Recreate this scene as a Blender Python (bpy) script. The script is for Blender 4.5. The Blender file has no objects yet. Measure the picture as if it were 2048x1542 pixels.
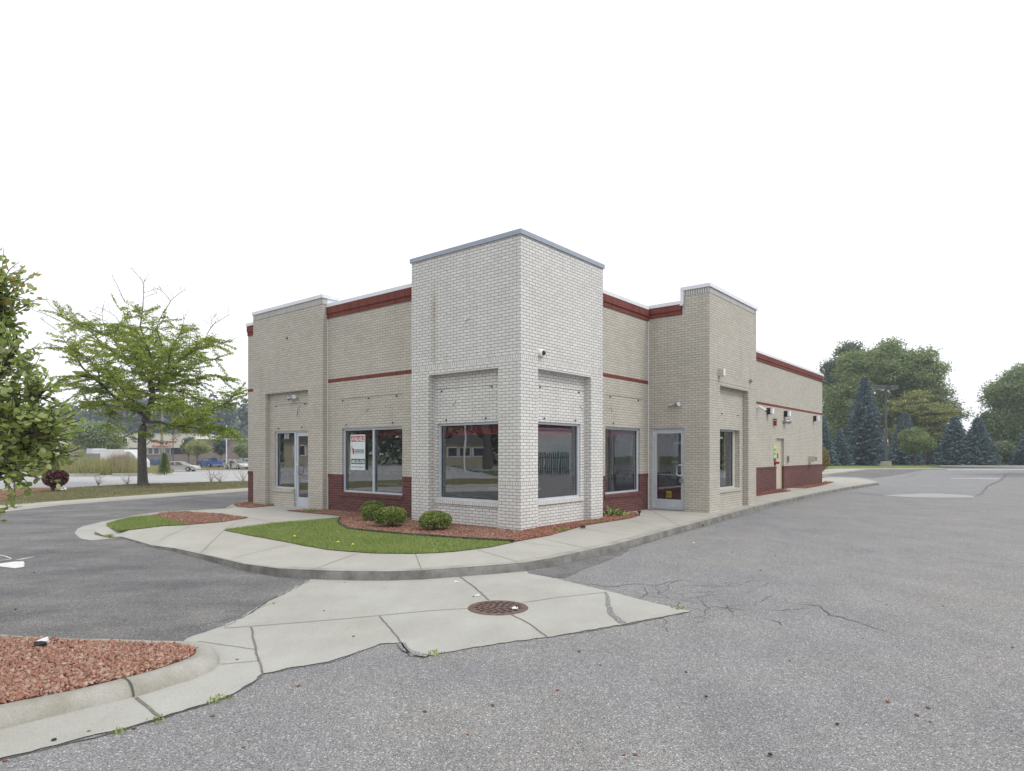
import bpy, bmesh, math, random
import numpy as np
from mathutils import Vector, Matrix, noise
from mathutils.geometry import delaunay_2d_cdt, tessellate_polygon
random.seed(7); np.random.seed(7)
sc = bpy.context.scene
COL = sc.collection
# ---------------------------------------------------------------- measured frame of the place
F = 1287.0; CX = 1024.0; HY = 905.0; H = 1.76; WK = 0.13
dR = Vector((.8127, 1.0)).normalized(); dL = Vector((-dR.y, dR.x))
O = Vector((.17568, 13.3))
def W(u, v, z=0.0):
    return Vector((O.x + dL.x*u + dR.x*v, O.y + dL.y*u + dR.y*v, z))
def sstep(a, b, x):
    t = max(0.0, min(1.0, (x-a)/(b-a))); return t*t*(3-2*t)
def TZ(x, y):
    if y < 30: return 0.0
    return -0.95*sstep(52, 90, y)*sstep(0.05, 0.25, -x/y)
def G(x, y, z=0.0):
    Y = F*(H-z)/(y-HY); return Vector(((x-CX)/F*Y, Y, z))
def PT(x, y):
    lo, hi = 2.0, 400.0
    for _ in range(50):
        m = (lo+hi)/2
        if H-(y-HY)/F*m > TZ((x-CX)/F*m, m): lo = m
        else: hi = m
    return Vector(((x-CX)/F*lo, lo, TZ((x-CX)/F*lo, lo)))
def PY(x, y, Y): return Vector(((x-CX)/F*Y, Y, H-(y-HY)/F*Y))
# ---------------------------------------------------------------- object helpers
def tag(o, label=None, cat=None, group=None, kind=None):
    if label: o['label'] = label
    if cat: o['category'] = cat
    if group: o['group'] = group
    if kind: o['kind'] = kind
    return o
def empty(name, loc=(0, 0, 0), rz=0.0, **k):
    o = bpy.data.objects.new(name, None); COL.objects.link(o); o.empty_display_size = .2
    o.location = loc; o.rotation_euler = (0, 0, rz)
    return tag(o, **k)
def absloc(o):
    p = Vector((0, 0, 0))
    while o is not None: p += o.location; o = o.parent
    return p
class MB:
    def __init__(s): s.v = []; s.f = []; s.mi = []; s.uv = []; s.has = False
    def poly(s, pts, mi=0, uv=None):
        n = len(s.v); s.v += [tuple(p) for p in pts]; s.f.append(tuple(range(n, n+len(pts)))); s.mi.append(mi)
        if uv: s.has = True
        s.uv.append(uv or [(0, 0)]*len(pts))
    def add(s, V, Fs, mi=0):
        n = len(s.v); s.v += [tuple(p) for p in V]
        for f in Fs: s.f.append(tuple(i+n for i in f)); s.mi.append(mi); s.uv.append([(0, 0)]*len(f))
    def box(s, a, b, mi=0, M=None, tf=None):
        x0, y0, z0 = a; x1, y1, z1 = b
        P = [(x0,y0,z0),(x1,y0,z0),(x1,y1,z0),(x0,y1,z0),(x0,y0,z1),(x1,y0,z1),(x1,y1,z1),(x0,y1,z1)]
        if tf: P = [tf(*p) for p in P]
        if M: P = [M @ Vector(p) for p in P]
        s.add(P, [(0,3,2,1),(4,5,6,7),(0,1,5,4),(1,2,6,5),(2,3,7,6),(3,0,4,7)], mi)
    def tube(s, pts, rad, n=8, mi=0, cap=True):
        pts = [Vector(p) for p in pts]
        if not hasattr(rad, '__len__'): rad = [rad]*len(pts)
        base = len(s.v); up = Vector((0, 0, 1))
        for i, p in enumerate(pts):
            d = (pts[min(i+1, len(pts)-1)]-pts[max(i-1, 0)])
            if d.length < 1e-9: d = Vector((0, 0, 1))
            d.normalize()
            a = d.cross(up if abs(d.z) < .95 else Vector((1, 0, 0))).normalized(); b = d.cross(a)
            for k in range(n):
                t = 2*math.pi*k/n; s.v.append(tuple(p+(a*math.cos(t)+b*math.sin(t))*rad[i]))
        for i in range(len(pts)-1):
            for k in range(n):
                q = base+i*n; s.f.append((q+k, q+(k+1) % n, q+n+(k+1) % n, q+n+k)); s.mi.append(mi); s.uv.append([(0, 0)]*4)
        if cap:
            for q, r in ((base, 1), (base+(len(pts)-1)*n, -1)):
                s.f.append(tuple(range(q, q+n))[::r]); s.mi.append(mi); s.uv.append([(0, 0)]*n)
    def lathe(s, c, prof, n=20, axis=(0, 0, 1), mi=0):
        s.tube([Vector(c)+Vector(axis)*h for h, r in prof], [r for h, r in prof], n, mi)
    def build(s, name, mats, parent=None, smooth=False, **k):
        me = bpy.data.meshes.new(name)
        off = absloc(parent) if parent is not None else Vector((0, 0, 0))
        V = np.array(s.v, dtype=np.float32).reshape(-1, 3)-np.array(off, dtype=np.float32)
        loc = (0, 0, 0)
        if parent is None:
            lo, hi = V.min(0), V.max(0); c = ((lo+hi)/2); c[2] = lo[2]; V = V-c; loc = tuple(float(q) for q in c)
        me.from_pydata(V.tolist(), [], s.f)
        if not isinstance(mats, (list, tuple)): mats = [mats]
        for m in mats: me.materials.append(m)
        if len(mats) > 1: me.polygons.foreach_set('material_index', s.mi)
        if s.has:
            l = me.uv_layers.new(name='UVMap'); l.data.foreach_set('uv', [c for f in s.uv for p in f for c in p])
        if smooth: me.polygons.foreach_set('use_smooth', [True]*len(me.polygons))
        me.update()
        o = bpy.data.objects.new(name, me); COL.objects.link(o); o.location = loc
        if parent is not None: o.parent = parent
        return tag(o, **k)
def copy_tree(o, parent=None, first=True):
    c = o.copy(); COL.objects.link(c)
    if not first: c.parent = parent
    for ch in list(o.children): copy_tree(ch, c, False)
    return c
# ---------------------------------------------------------------- materials
def newmat(name):
    m = bpy.data.materials.new(name); m.use_nodes = True; nt = m.node_tree; nt.nodes.clear()
    out = nt.nodes.new('ShaderNodeOutputMaterial'); return m, nt, out
def nd(nt, t, **k):
    n = nt.nodes.new(t)
    for a, b in k.items():
        if a in n.inputs: n.inputs[a].default_value = b
        else: setattr(n, a, b)
    return n
def c4(c): return (c[0], c[1], c[2], 1.0)
def ramp(nt, fac, stops, interp='LINEAR'):
    r = nt.nodes.new('ShaderNodeValToRGB'); e = r.color_ramp.elements; r.color_ramp.interpolation = interp
    while len(e) < len(stops): e.new(0.5)
    for i, (p, c) in enumerate(stops): e[i].position = p; e[i].color = c4(c) if hasattr(c, '__len__') else (c, c, c, 1)
    nt.links.new(fac, r.inputs[0]); return r.outputs[0]
def mixc(nt, fac, a, b, blend='MIX'):
    m = nt.nodes.new('ShaderNodeMix'); m.data_type = 'RGBA'; m.blend_type = blend
    for s, x in ((m.inputs[0], fac), (m.inputs[6], a), (m.inputs[7], b)):
        if isinstance(x, (int, float)): s.default_value = x
        elif isinstance(x, tuple): s.default_value = c4(x)
        else: nt.links.new(x, s)
    return m.outputs[2]
def objco(nt, scale=None):
    tc = nt.nodes.new('ShaderNodeNewGeometry')     # world position: continuous over pieces
    if scale is None: return tc.outputs['Position']
    mp = nt.nodes.new('ShaderNodeMapping'); mp.inputs['Scale'].default_value = scale
    nt.links.new(tc.outputs['Position'], mp.inputs[0]); return mp.outputs[0]
def noi(nt, co, scale, detail=3, rough=.55):
    n = nt.nodes.new('ShaderNodeTexNoise'); n.inputs['Scale'].default_value = scale; n.inputs['Detail'].default_value = detail
    n.inputs['Roughness'].default_value = rough; nt.links.new(co, n.inputs['Vector']); return n.outputs[0]
def finish(nt, out, col, rough=.8, bump=None, bstr=.3, bdist=.01, metal=0.0, spec=.3):
    p = nt.nodes.new('ShaderNodeBsdfPrincipled'); p.inputs['Roughness'].default_value = rough; p.inputs['Metallic'].default_value = metal
    p.inputs['Specular IOR Level'].default_value = spec
    if isinstance(col, tuple): p.inputs['Base Color'].default_value = c4(col)
    else: nt.links.new(col, p.inputs['Base Color'])
    if bump is not None:
        b = nt.nodes.new('ShaderNodeBump'); b.inputs['Strength'].default_value = bstr; b.inputs['Distance'].default_value = bdist
        nt.links.new(bump, b.inputs['Height']); nt.links.new(b.outputs[0], p.inputs['Normal'])
    nt.links.new(p.outputs[0], out.inputs[0]); return p
def simple(name, c, rough=.6, metal=0.0, var=.12, sc_=6.0, spec=.4):
    m, nt, out = newmat(name); n = noi(nt, objco(nt), sc_, 4)
    a = tuple(x*(1-var) for x in c); b = tuple(min(1, x*(1+var)) for x in c)
    finish(nt, out, ramp(nt, n, [(.3, a), (.7, b)]), rough, None, metal=metal, spec=spec); return m
def brickmat(name, c1, c2, mortar, w=.203, h=.0677, ms=.011, off=.5, stain=.10, stainc=(.62, .56, .45), bump=.5, tint=None):
    m, nt, out = newmat(name)
    uv = nt.nodes.new('ShaderNodeUVMap'); uv.uv_map = 'UVMap'
    b = nd(nt, 'ShaderNodeTexBrick', offset=off); b.inputs['Scale'].default_value = 1.0
    b.inputs['Color1'].default_value = c4(c1); b.inputs['Color2'].default_value = c4(c2); b.inputs['Mortar'].default_value = c4(mortar)
    b.inputs['Mortar Size'].default_value = ms/2; b.inputs['Mortar Smooth'].default_value = .15; b.inputs['Bias'].default_value = -.1
    b.inputs['Brick Width'].default_value = w; b.inputs['Row Height'].default_value = h
    nt.links.new(uv.outputs[0], b.inputs['Vector'])
    co = objco(nt)
    n1 = noi(nt, co, .9, 5, .6); n2 = noi(nt, objco(nt, (3, 3, .35)), 1.6, 4); n3 = noi(nt, co, 45, 3)
    col = mixc(nt, 1.0, b.outputs[0], ramp(nt, n1, [(.35, (1-stain,)*3), (.65, (1, 1, 1))]), 'MULTIPLY')
    col = mixc(nt, 1.0, col, ramp(nt, n2, [(.52, (1, 1, 1)), (.75, tuple(1-(1-x)*stain*2.6 for x in stainc))]), 'MULTIPLY')
    col = mixc(nt, 1.0, col, ramp(nt, n3, [(.3, (.93,)*3), (.7, (1.05,)*3)]), 'MULTIPLY')
    inv = nt.nodes.new('ShaderNodeMath'); inv.operation = 'SUBTRACT'; inv.inputs[0].default_value = 1; nt.links.new(b.outputs['Fac'], inv.inputs[1])
    ad = nt.nodes.new('ShaderNodeMath'); ad.operation = 'MULTIPLY_ADD'; ad.inputs[1].default_value = .25; nt.links.new(n3, ad.inputs[0]); nt.links.new(inv.outputs[0], ad.inputs[2])
    finish(nt, out, col, .85, ad.outputs[0], bump, .006, spec=.25)
    return m
M = {}
WB1 = (.72, .71, .69); WB2 = (.64, .63, .61)
M['white_brick'] = brickmat('white_brick', WB1, WB2, (.19, .19, .195), ms=.012, stain=.07)
M['white_rowlock'] = brickmat('white_rowlock', WB1, WB2, (.26, .26, .26), w=.0677, h=.09, ms=.012, off=0, stain=.08)
BG1 = (.54, .515, .455); BG2 = (.465, .443, .39)
M['beige_brick'] = brickmat('beige_brick', BG1, BG2, (.25, .23, .195), ms=.012, stain=.07)
M['beige_rowlock'] = brickmat('beige_rowlock', BG1, BG2, (.36, .33, .29), w=.0677, h=.09, ms=.009, off=0)
RD1 = (.150, .060, .055); RD2 = (.09, .042, .041)
M['dark_red_brick'] = brickmat('dark_red_brick', RD1, RD2, (.19, .115, .107), ms=.012, stain=.12, stainc=(1, 1, 1))
M['dark_red_rowlock'] = brickmat('dark_red_rowlock', RD1, RD2, (.20, .10, .095), w=.0677, h=.09, ms=.008, off=0)
SR1 = (.21, .065, .05); SR2 = (.15, .046, .038)
M['red_rowlock'] = brickmat('red_rowlock', SR1, SR2, (.16, .035, .03), w=.0677, h=.1, ms=.008, off=0)
M['red_soldier'] = brickmat('red_soldier', SR1, SR2, (.14, .03, .027), w=.0677, h=.3, ms=.008, off=0)
M['pale_soldier'] = brickmat('pale_soldier', (.62, .61, .59), (.55, .54, .52), (.09, .09, .09), w=.0677, h=.3, ms=.018, off=0)
M['coping_white'] = simple('coping_white', (.70, .73, .77), .35, .0, .04)
M['coping_grey'] = simple('coping_grey', (.30, .345, .41), .4, .1, .06)
M['alu'] = simple('alu', (.50, .54, .59), .4, .1, .06)
M['alu_white'] = simple('alu_white', (.62, .66, .72), .4, .2, .05)
M['white'] = simple('white_paint', (.75, .75, .75), .45, 0, .05)
M['black'] = simple('black', (.02, .02, .022), .45)
M['darkgrey'] = simple('darkgrey', (.07, .07, .075), .5)
M['steel'] = simple('steel', (.35, .35, .36), .35, .8, .1)
M['door_beige'] = simple('door_beige', (.52, .47, .38), .5, 0, .04)
M['red_plastic'] = simple('red_plastic', (.30, .03, .025), .4)
M['roof'] = simple('roof', (.5, .5, .5), .9)
M['in_cream'] = simple('in_cream', (.55, .50, .36), .8, 0, .06)
M['in_maroon'] = simple('in_maroon', (.13, .02, .03), .5)
M['in_floor'] = simple('in_floor', (.30, .24, .18), .35, 0, .2, 2)
M['in_ceiling'] = simple('in_ceiling', (.35, .34, .32), .9)
M['wood_dark'] = simple('wood_dark', (.10, .045, .03), .35)
M['vinyl'] = simple('vinyl', (.02, .022, .03), .35)
M['table'] = simple('table', (.42, .36, .28), .3)
M['concrete_block'] = brickmat('concrete_block', (.30, .30, .29), (.26, .26, .25), (.22, .22, .21), w=.6, h=.3, ms=.02)
M['far_brick'] = brickmat('far_brick', (.26, .20, .185), (.22, .17, .16), (.22, .18, .17), w=.6, h=.2, ms=.02)
M['cream_panel'] = simple('cream_panel', (.56, .53, .46), .6, 0, .04)
M['yellow'] = simple('yellow', (.75, .65, .03), .5)
M['lime'] = simple('lime', (.45, .65, .20), .5)
M['red'] = simple('red', (.40, .012, .03), .5, 0, .05)
M['ink'] = simple('ink', (.015, .02, .035), .6)
M['teal'] = simple('teal', (.02, .10, .12), .6)
M['pink'] = simple('pink', (.35, .04, .06), .6)
M['sheet'] = simple('sheet', (.62, .70, .70), .5, 0, .03)
M['blue'] = simple('blue', (.015, .07, .42), .5)
M['rust'] = simple('rust', (.15, .095, .08), .75, .2, .35, 18)
M['pit'] = simple('pit', (.008, .008, .01), .9)
M['plastic_edge'] = simple('plastic_edge', (.012, .012, .016), .5)
M['bark'] = None
def glassmat(name, tint, ior, rough=0.0):
    m, nt, out = newmat(name)
    lw = nd(nt, 'ShaderNodeLayerWeight'); lw.inputs['Blend'].default_value = .5
    pw = nd(nt, 'ShaderNodeMath', operation='POWER'); pw.inputs[1].default_value = 4.0; nt.links.new(lw.outputs['Facing'], pw.inputs[0])
    fr = nd(nt, 'ShaderNodeMath', operation='MULTIPLY_ADD'); fr.inputs[1].default_value = 1-ior; fr.inputs[2].default_value = ior; nt.links.new(pw.outputs[0], fr.inputs[0])
    tr = nd(nt, 'ShaderNodeBsdfTransparent'); tr.inputs[0].default_value = c4(tint)
    gl = nd(nt, 'ShaderNodeBsdfGlossy'); gl.inputs['Roughness'].default_value = rough; gl.inputs[0].default_value = (.93, .96, 1, 1)
    nz = noi(nt, objco(nt), 1.1, 2); bp = nd(nt, 'ShaderNodeBump'); bp.inputs['Strength'].default_value = .06; bp.inputs['Distance'].default_value = .02
    nt.links.new(nz, bp.inputs['Height']); nt.links.new(bp.outputs[0], gl.inputs['Normal'])
    mx = nd(nt, 'ShaderNodeMixShader'); nt.links.new(fr.outputs[0], mx.inputs[0]); nt.links.new(tr.outputs[0], mx.inputs[1]); nt.links.new(gl.outputs[0], mx.inputs[2])
    nt.links.new(mx.outputs[0], out.inputs[0]); return m
M['glass'] = glassmat('window_glass', (.64, .68, .70), .25)
M['carglass'] = simple('carglass', (.03, .04, .05), .08, 0, .1, 2, .8)
def leafmat(name, cols, trans=.25):
    m, nt, out = newmat(name)
    g = nd(nt, 'ShaderNodeNewGeometry')
    n = noi(nt, objco(nt), .9, 2)
    mm = nd(nt, 'ShaderNodeMath', operation='MULTIPLY_ADD'); mm.inputs[1].default_value = .6; nt.links.new(g.outputs['Random Per Island'], mm.inputs[0])
    m2 = nd(nt, 'ShaderNodeMath', operation='MULTIPLY'); m2.inputs[1].default_value = .55; nt.links.new(n, m2.inputs[0]); nt.links.new(m2.outputs[0], mm.inputs[2])
    k = len(cols); c = ramp(nt, mm.outputs[0], [((i+.5)/k, cc) for i, cc in enumerate(cols)])
    d = nd(nt, 'ShaderNodeBsdfDiffuse'); t = nd(nt, 'ShaderNodeBsdfTranslucent'); nt.links.new(c, d.inputs[0]); nt.links.new(c, t.inputs[0])
    mx = nd(nt, 'ShaderNodeMixShader'); mx.inputs[0].default_value = trans
    nt.links.new(d.outputs[0], mx.inputs[1]); nt.links.new(t.outputs[0], mx.inputs[2])
    gl = nd(nt, 'ShaderNodeBsdfGlossy'); gl.inputs['Roughness'].default_value = .45; m3 = nd(nt, 'ShaderNodeMixShader'); m3.inputs[0].default_value = .05
    nt.links.new(mx.outputs[0], m3.inputs[1]); nt.links.new(gl.outputs[0], m3.inputs[2]); nt.links.new(m3.outputs[0], out.inputs[0]); return m
def barkmat(name, a, b):
    m, nt, out = newmat(name); n = noi(nt, objco(nt, (1, 1, .15)), 28, 5, .65)
    finish(nt, out, ramp(nt, n, [(.35, a), (.65, b)]), .9, n, .8, .02, spec=.1); return m
M['bark'] = barkmat('bark', (.05, .045, .042), (.17, .155, .145))
M['twig'] = barkmat('twig', (.06, .05, .05), (.13, .11, .11))
M['wood_pole'] = barkmat('wood_pole', (.16, .14, .12), (.30, .27, .24))
def asphaltmat(name, dark, mid, light, patchdark=.75, speck=.5):
    m, nt, out = newmat(name); co = objco(nt)
    n1 = noi(nt, co, 130, 2, .5); n2 = noi(nt, co, 60, 4, .7); n3 = noi(nt, objco(nt, (.7, 1.2, 1)), .8 if patchdark < .8 else .35, 6, .68); n4 = noi(nt, objco(nt, (1, .5, 1)), 1.7, 5, .6)
    v2 = nd(nt, 'ShaderNodeTexVoronoi', feature='F1'); v2.inputs['Scale'].default_value = 165; nt.links.new(co, v2.inputs['Vector']); bw = nd(nt, 'ShaderNodeRGBToBW'); nt.links.new(v2.outputs['Color'], bw.inputs[0])
    av = nd(nt, 'ShaderNodeMath', operation='MULTIPLY_ADD'); av.inputs[1].default_value = .55; nt.links.new(bw.outputs[0], av.inputs[0]); h2 = nd(nt, 'ShaderNodeMath', operation='MULTIPLY'); h2.inputs[1].default_value = .45; nt.links.new(n2, h2.inputs[0]); nt.links.new(h2.outputs[0], av.inputs[2])
    col = ramp(nt, av.outputs[0], [(.28, dark), (.5, mid), (.74, light)])
    vo = nd(nt, 'ShaderNodeTexVoronoi', feature='F1'); vo.inputs['Scale'].default_value = 62; nt.links.new(co, vo.inputs['Vector'])
    sp = ramp(nt, vo.outputs['Color'], [(.72, (0, 0, 0)), (.80, (1, 1, 1))]); spd = ramp(nt, vo.outputs['Distance'], [(.25, (1, 1, 1)), (.5, (0, 0, 0))])
    f = nd(nt, 'ShaderNodeMath', operation='MULTIPLY'); nt.links.new(sp, f.inputs[0]); nt.links.new(spd, f.inputs[1])
    f2 = nd(nt, 'ShaderNodeMath', operation='MULTIPLY'); nt.links.new(f.outputs[0], f2.inputs[0]); f2.inputs[1].default_value = speck
    col = mixc(nt, f2.outputs[0], col, (.62, .61, .60))
    col = mixc(nt, 1.0, col, ramp(nt, n1, [(.32, (.66,)*3), (.68, (1.30,)*3)]), 'MULTIPLY')
    col = mixc(nt, 1.0, col, ramp(nt, n3, [(.35, (patchdark*.98, patchdark, patchdark*1.10)), (.62, (1.04,)*3)]), 'MULTIPLY')
    col = mixc(nt, 1.0, col, ramp(nt, noi(nt, co, 17, 4, .75), [(.3, (.84,)*3), (.7, (1.12,)*3)]), 'MULTIPLY')
    col = mixc(nt, 1.0, col, ramp(nt, n4, [(.35, (.90,)*3), (.65, (1.05,)*3)]), 'MULTIPLY')
    finish(nt, out, col, .88, n2, .5, .008, spec=.25); return m
M['asphalt'] = asphaltmat('asphalt', (.095, .093, .089), (.225, .220, .211), (.39, .382, .368), .92, .8)
M['asphalt_lane'] = asphaltmat('asphalt_lane', (.07, .07, .072), (.175, .171, .165), (.31, .30, .29), .64, .5)
M['asphalt_old'] = asphaltmat('asphalt_old', (.17, .17, .17), (.24, .24, .235), (.31, .31, .305), .95, .2)
def concretemat(name, a, b, stain=(.75, .72, .66), big=.7):
    m, nt, out = newmat(name); co = objco(nt)
    n1 = noi(nt, co, 90, 3); n2 = noi(nt, co, big, 6, .62); n3 = noi(nt, objco(nt, (1, .35, 1)), 3.5, 5, .65)
    col = ramp(nt, n1, [(.3, a), (.7, b)])
    col = mixc(nt, 1.0, col, ramp(nt, n2, [(.38, stain), (.6, (1.03,)*3)]), 'MULTIPLY')
    col = mixc(nt, 1.0, col, ramp(nt, n3, [(.3, (.94, .935, .92)), (.6, (1.01,)*3)]), 'MULTIPLY')
    finish(nt, out, col, .85, n1, .25, .004, spec=.25); return m
M['walk'] = concretemat('walk_concrete', (.34, .335, .305), (.43, .42, .385), (.94, .935, .92))
M['apron'] = concretemat('apron_concrete', (.33, .33, .31), (.43, .425, .395), (.91, .905, .89))
M['curb'] = concretemat('curb_concrete', (.31, .305, .28), (.40, .39, .36), (.78, .76, .70), 2.2)
M['farconcrete'] = concretemat('far_concrete', (.34, .34, .345), (.42, .42, .42), (.88, .88, .88), .15)
M['joint'] = simple('joint', (.17, .16, .14), .95, 0, .3, 30)
M['crack'] = simple('crack', (.085, .083, .08), .95)
M['paint'] = simple('paint', (.62, .62, .62), .7, 0, .15, 20)
M['soil_red'] = None
def soil(name, stops, scale=55, bstr=.8):
    m, nt, out = newmat(name); co = objco(nt); n = noi(nt, co, scale, 4, .7); n2 = noi(nt, co, 1.5, 4)
    col = mixc(nt, 1.0, ramp(nt, n, stops), ramp(nt, n2, [(.35, (.82,)*3), (.65, (1.05,)*3)]), 'MULTIPLY')
    finish(nt, out, col, .95, n, bstr, .03, spec=.1); return m
M['soil_red'] = soil('mulch_base', [(.3, (.11, .055, .04)), (.5, (.24, .125, .088)), (.72, (.37, .23, .17))])
M['soil_brown'] = soil('mulch_brown', [(.3, (.08, .04, .03)), (.5, (.17, .085, .06)), (.72, (.28, .16, .12))])
M['lawn'] = soil('lawn_base', [(.3, (.10, .14, .035)), (.5, (.17, .21, .06)), (.72, (.28, .28, .13))], 14)
M['lawn_dry'] = soil('lawn_dry', [(.3, (.10, .12, .05)), (.5, (.17, .165, .08)), (.72, (.27, .22, .14))], 5)
M['ground'] = soil('ground', [(.3, (.06, .10, .03)), (.5, (.09, .13, .045)), (.72, (.14, .17, .07))], 1.2)
M['stone_red'] = leafmat('lava_stone', [(.12, .05, .035), (.25, .105, .068), (.32, .145, .095), (.38, .23, .17), (.21, .085, .055), (.46, .33, .26), (.29, .125, .085)], 0.0)
M['stone_brown'] = leafmat('wood_chip', [(.13, .05, .032), (.25, .09, .052), (.33, .13, .08), (.42, .22, .15)], 0.0)
M['grassblade'] = leafmat('grass_blade', [(.10, .17, .035), (.155, .24, .048), (.21, .30, .065), (.28, .35, .095), (.35, .35, .15)])
M['weed_mix'] = leafmat('weed_mix', [(.10, .16, .045), (.20, .26, .08), (.33, .34, .12), (.36, .28, .14), (.16, .22, .06), (.28, .17, .13)])
M['weed_brown'] = leafmat('weed_plume', [(.16, .10, .09), (.26, .19, .15), (.34, .28, .18)])
M['locust'] = leafmat('locust_leaf', [(.07, .13, .016), (.14, .225, .022), (.23, .32, .033), (.34, .42, .048), (.48, .50, .07)], .35)
M['crab'] = leafmat('crabapple_leaf', [(.10, .16, .045), (.20, .29, .07), (.29, .39, .10), (.38, .45, .15), (.52, .57, .28), (.25, .33, .08), (.34, .42, .12), (.30, .40, .11), (.24, .34, .08), (.50, .30, .08)], .5)
M['box'] = leafmat('boxwood_leaf', [(.055, .095, .02), (.12, .18, .035), (.19, .26, .05), (.32, .37, .11)], .2)
M['spruce'] = leafmat('spruce_needle', [(.07, .115, .13), (.10, .16, .18), (.145, .215, .24), (.21, .29, .32)], .1)
M['treeA'] = leafmat('tree_leaf_green', [(.11, .17, .08), (.17, .24, .10), (.23, .30, .13), (.29, .35, .16)], .3)
M['treeD'] = leafmat('tree_leaf_dark', [(.08, .125, .075), (.115, .17, .10), (.155, .21, .12)], .25)
M['treeY'] = leafmat('tree_leaf_yellow', [(.17, .22, .06), (.27, .31, .09), (.38, .38, .12)], .3)
M['treeYG'] = leafmat('tree_leaf_lime', [(.12, .185, .07), (.19, .265, .095), (.29, .345, .13)], .3)
M['treeB'] = leafmat('tree_leaf_bluish', [(.04, .07, .06), (.06, .10, .08), (.09, .135, .10)], .2)
M['maroon_leaf'] = leafmat('maroon_leaf', [(.05, .012, .018), (.10, .018, .025), (.15, .03, .03)], .2)
M['shrubY'] = leafmat('shrub_yellow', [(.20, .14, .05), (.32, .24, .07), (.16, .17, .05)], .2)
def paintcar(name, c): return simple(name, c, .25, .25, .05, 3, .6)
M['car_blue'] = paintcar('car_blue', (.02, .10, .42)); M['car_silver'] = paintcar('car_silver', (.50, .50, .49)); M['car_white'] = paintcar('car_white', (.60, .61, .64))
M['car_darkblue'] = paintcar('car_darkblue', (.05, .10, .22)); M['car_beige'] = paintcar('car_beige', (.48, .46, .42))
M['rubber'] = simple('rubber', (.02, .02, .02), .8); M['rim'] = simple('rim', (.45, .46, .48), .3, .7)
M['redlamp'] = simple('redlamp', (.3, .02, .02), .3); M['chrome'] = simple('chrome', (.6, .6, .62), .2, .9)
M['skin'] = simple('skin', (.35, .2, .14), .6); M['jacket'] = simple('jacket', (.02, .025, .03), .9); M['trouser'] = simple('trouser', (.08, .085, .06), .9)
M['siding'] = simple('siding', (.45, .40, .28), .7); M['shingle'] = simple('shingle', (.14, .13, .13), .9)
M['fence_green'] = simple('fence_green', (.06, .09, .09), .7); M['dkglass'] = simple('dkglass', (.04, .055, .07), .1, 0, .2, 2, .8)
M['loose_red'] = simple('loose_red', (.24, .085, .06), .9, 0, .3, 30)
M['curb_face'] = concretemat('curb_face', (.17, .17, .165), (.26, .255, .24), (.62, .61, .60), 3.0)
# old rain streak down the left face of the tower
m_ = M['white_brick']; nt_ = m_.node_tree; pb_ = [n for n in nt_.nodes if n.type == 'BSDF_PRINCIPLED'][0]; src_ = pb_.inputs['Base Color'].links[0].from_socket
g_ = nt_.nodes.new('ShaderNodeNewGeometry'); d_ = nd(nt_, 'ShaderNodeVectorMath', operation='DOT_PRODUCT'); nt_.links.new(g_.outputs['Position'], d_.inputs[0]); d_.inputs[1].default_value = (dL.x, dL.y, 0)
a_ = nd(nt_, 'ShaderNodeMath', operation='SUBTRACT'); nt_.links.new(d_.outputs['Value'], a_.inputs[0]); a_.inputs[1].default_value = O.x*dL.x+O.y*dL.y+2.56
b_ = nd(nt_, 'ShaderNodeMath', operation='ABSOLUTE'); nt_.links.new(a_.outputs[0], b_.inputs[0])
k1 = ramp(nt_, b_.outputs[0], [(.0, (1, 1, 1)), (.06, (.5, .5, .5)), (.14, (0, 0, 0))])
sx_ = nd(nt_, 'ShaderNodeSeparateXYZ'); nt_.links.new(g_.outputs['Position'], sx_.inputs[0]); zz_ = nd(nt_, 'ShaderNodeMath', operation='DIVIDE'); nt_.links.new(sx_.outputs[2], zz_.inputs[0]); zz_.inputs[1].default_value = 7.0
k2 = ramp(nt_, zz_.outputs[0], [(.50, (0, 0, 0)), (.53, (.6, .6, .6)), (.74, (1, 1, 1)), (.83, (0, 0, 0))])
k3 = ramp(nt_, noi(nt_, objco(nt_, (1, 1, .5)), 3.0, 4), [(.35, (.3,)*3), (.6, (1, 1, 1))])
f1 = mixc(nt_, 1.0, k1, k2, 'MULTIPLY'); f2 = mixc(nt_, 1.0, f1, k3, 'MULTIPLY'); r_ = nd(nt_, 'ShaderNodeRGBToBW'); nt_.links.new(f2, r_.inputs[0])
sc2 = nd(nt_, 'ShaderNodeMath', operation='MULTIPLY'); sc2.inputs[1].default_value = .95; nt_.links.new(r_.outputs[0], sc2.inputs[0])
nt_.links.new(mixc(nt_, sc2.outputs[0], src_, mixc(nt_, 1.0, src_, (.62, .58, .46), 'MULTIPLY')), pb_.inputs['Base Color'])
M['grassdry'] = leafmat('grass_dry', [(.08, .12, .04), (.13, .17, .055), (.19, .20, .08), (.27, .23, .13), (.32, .25, .16)])
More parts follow.
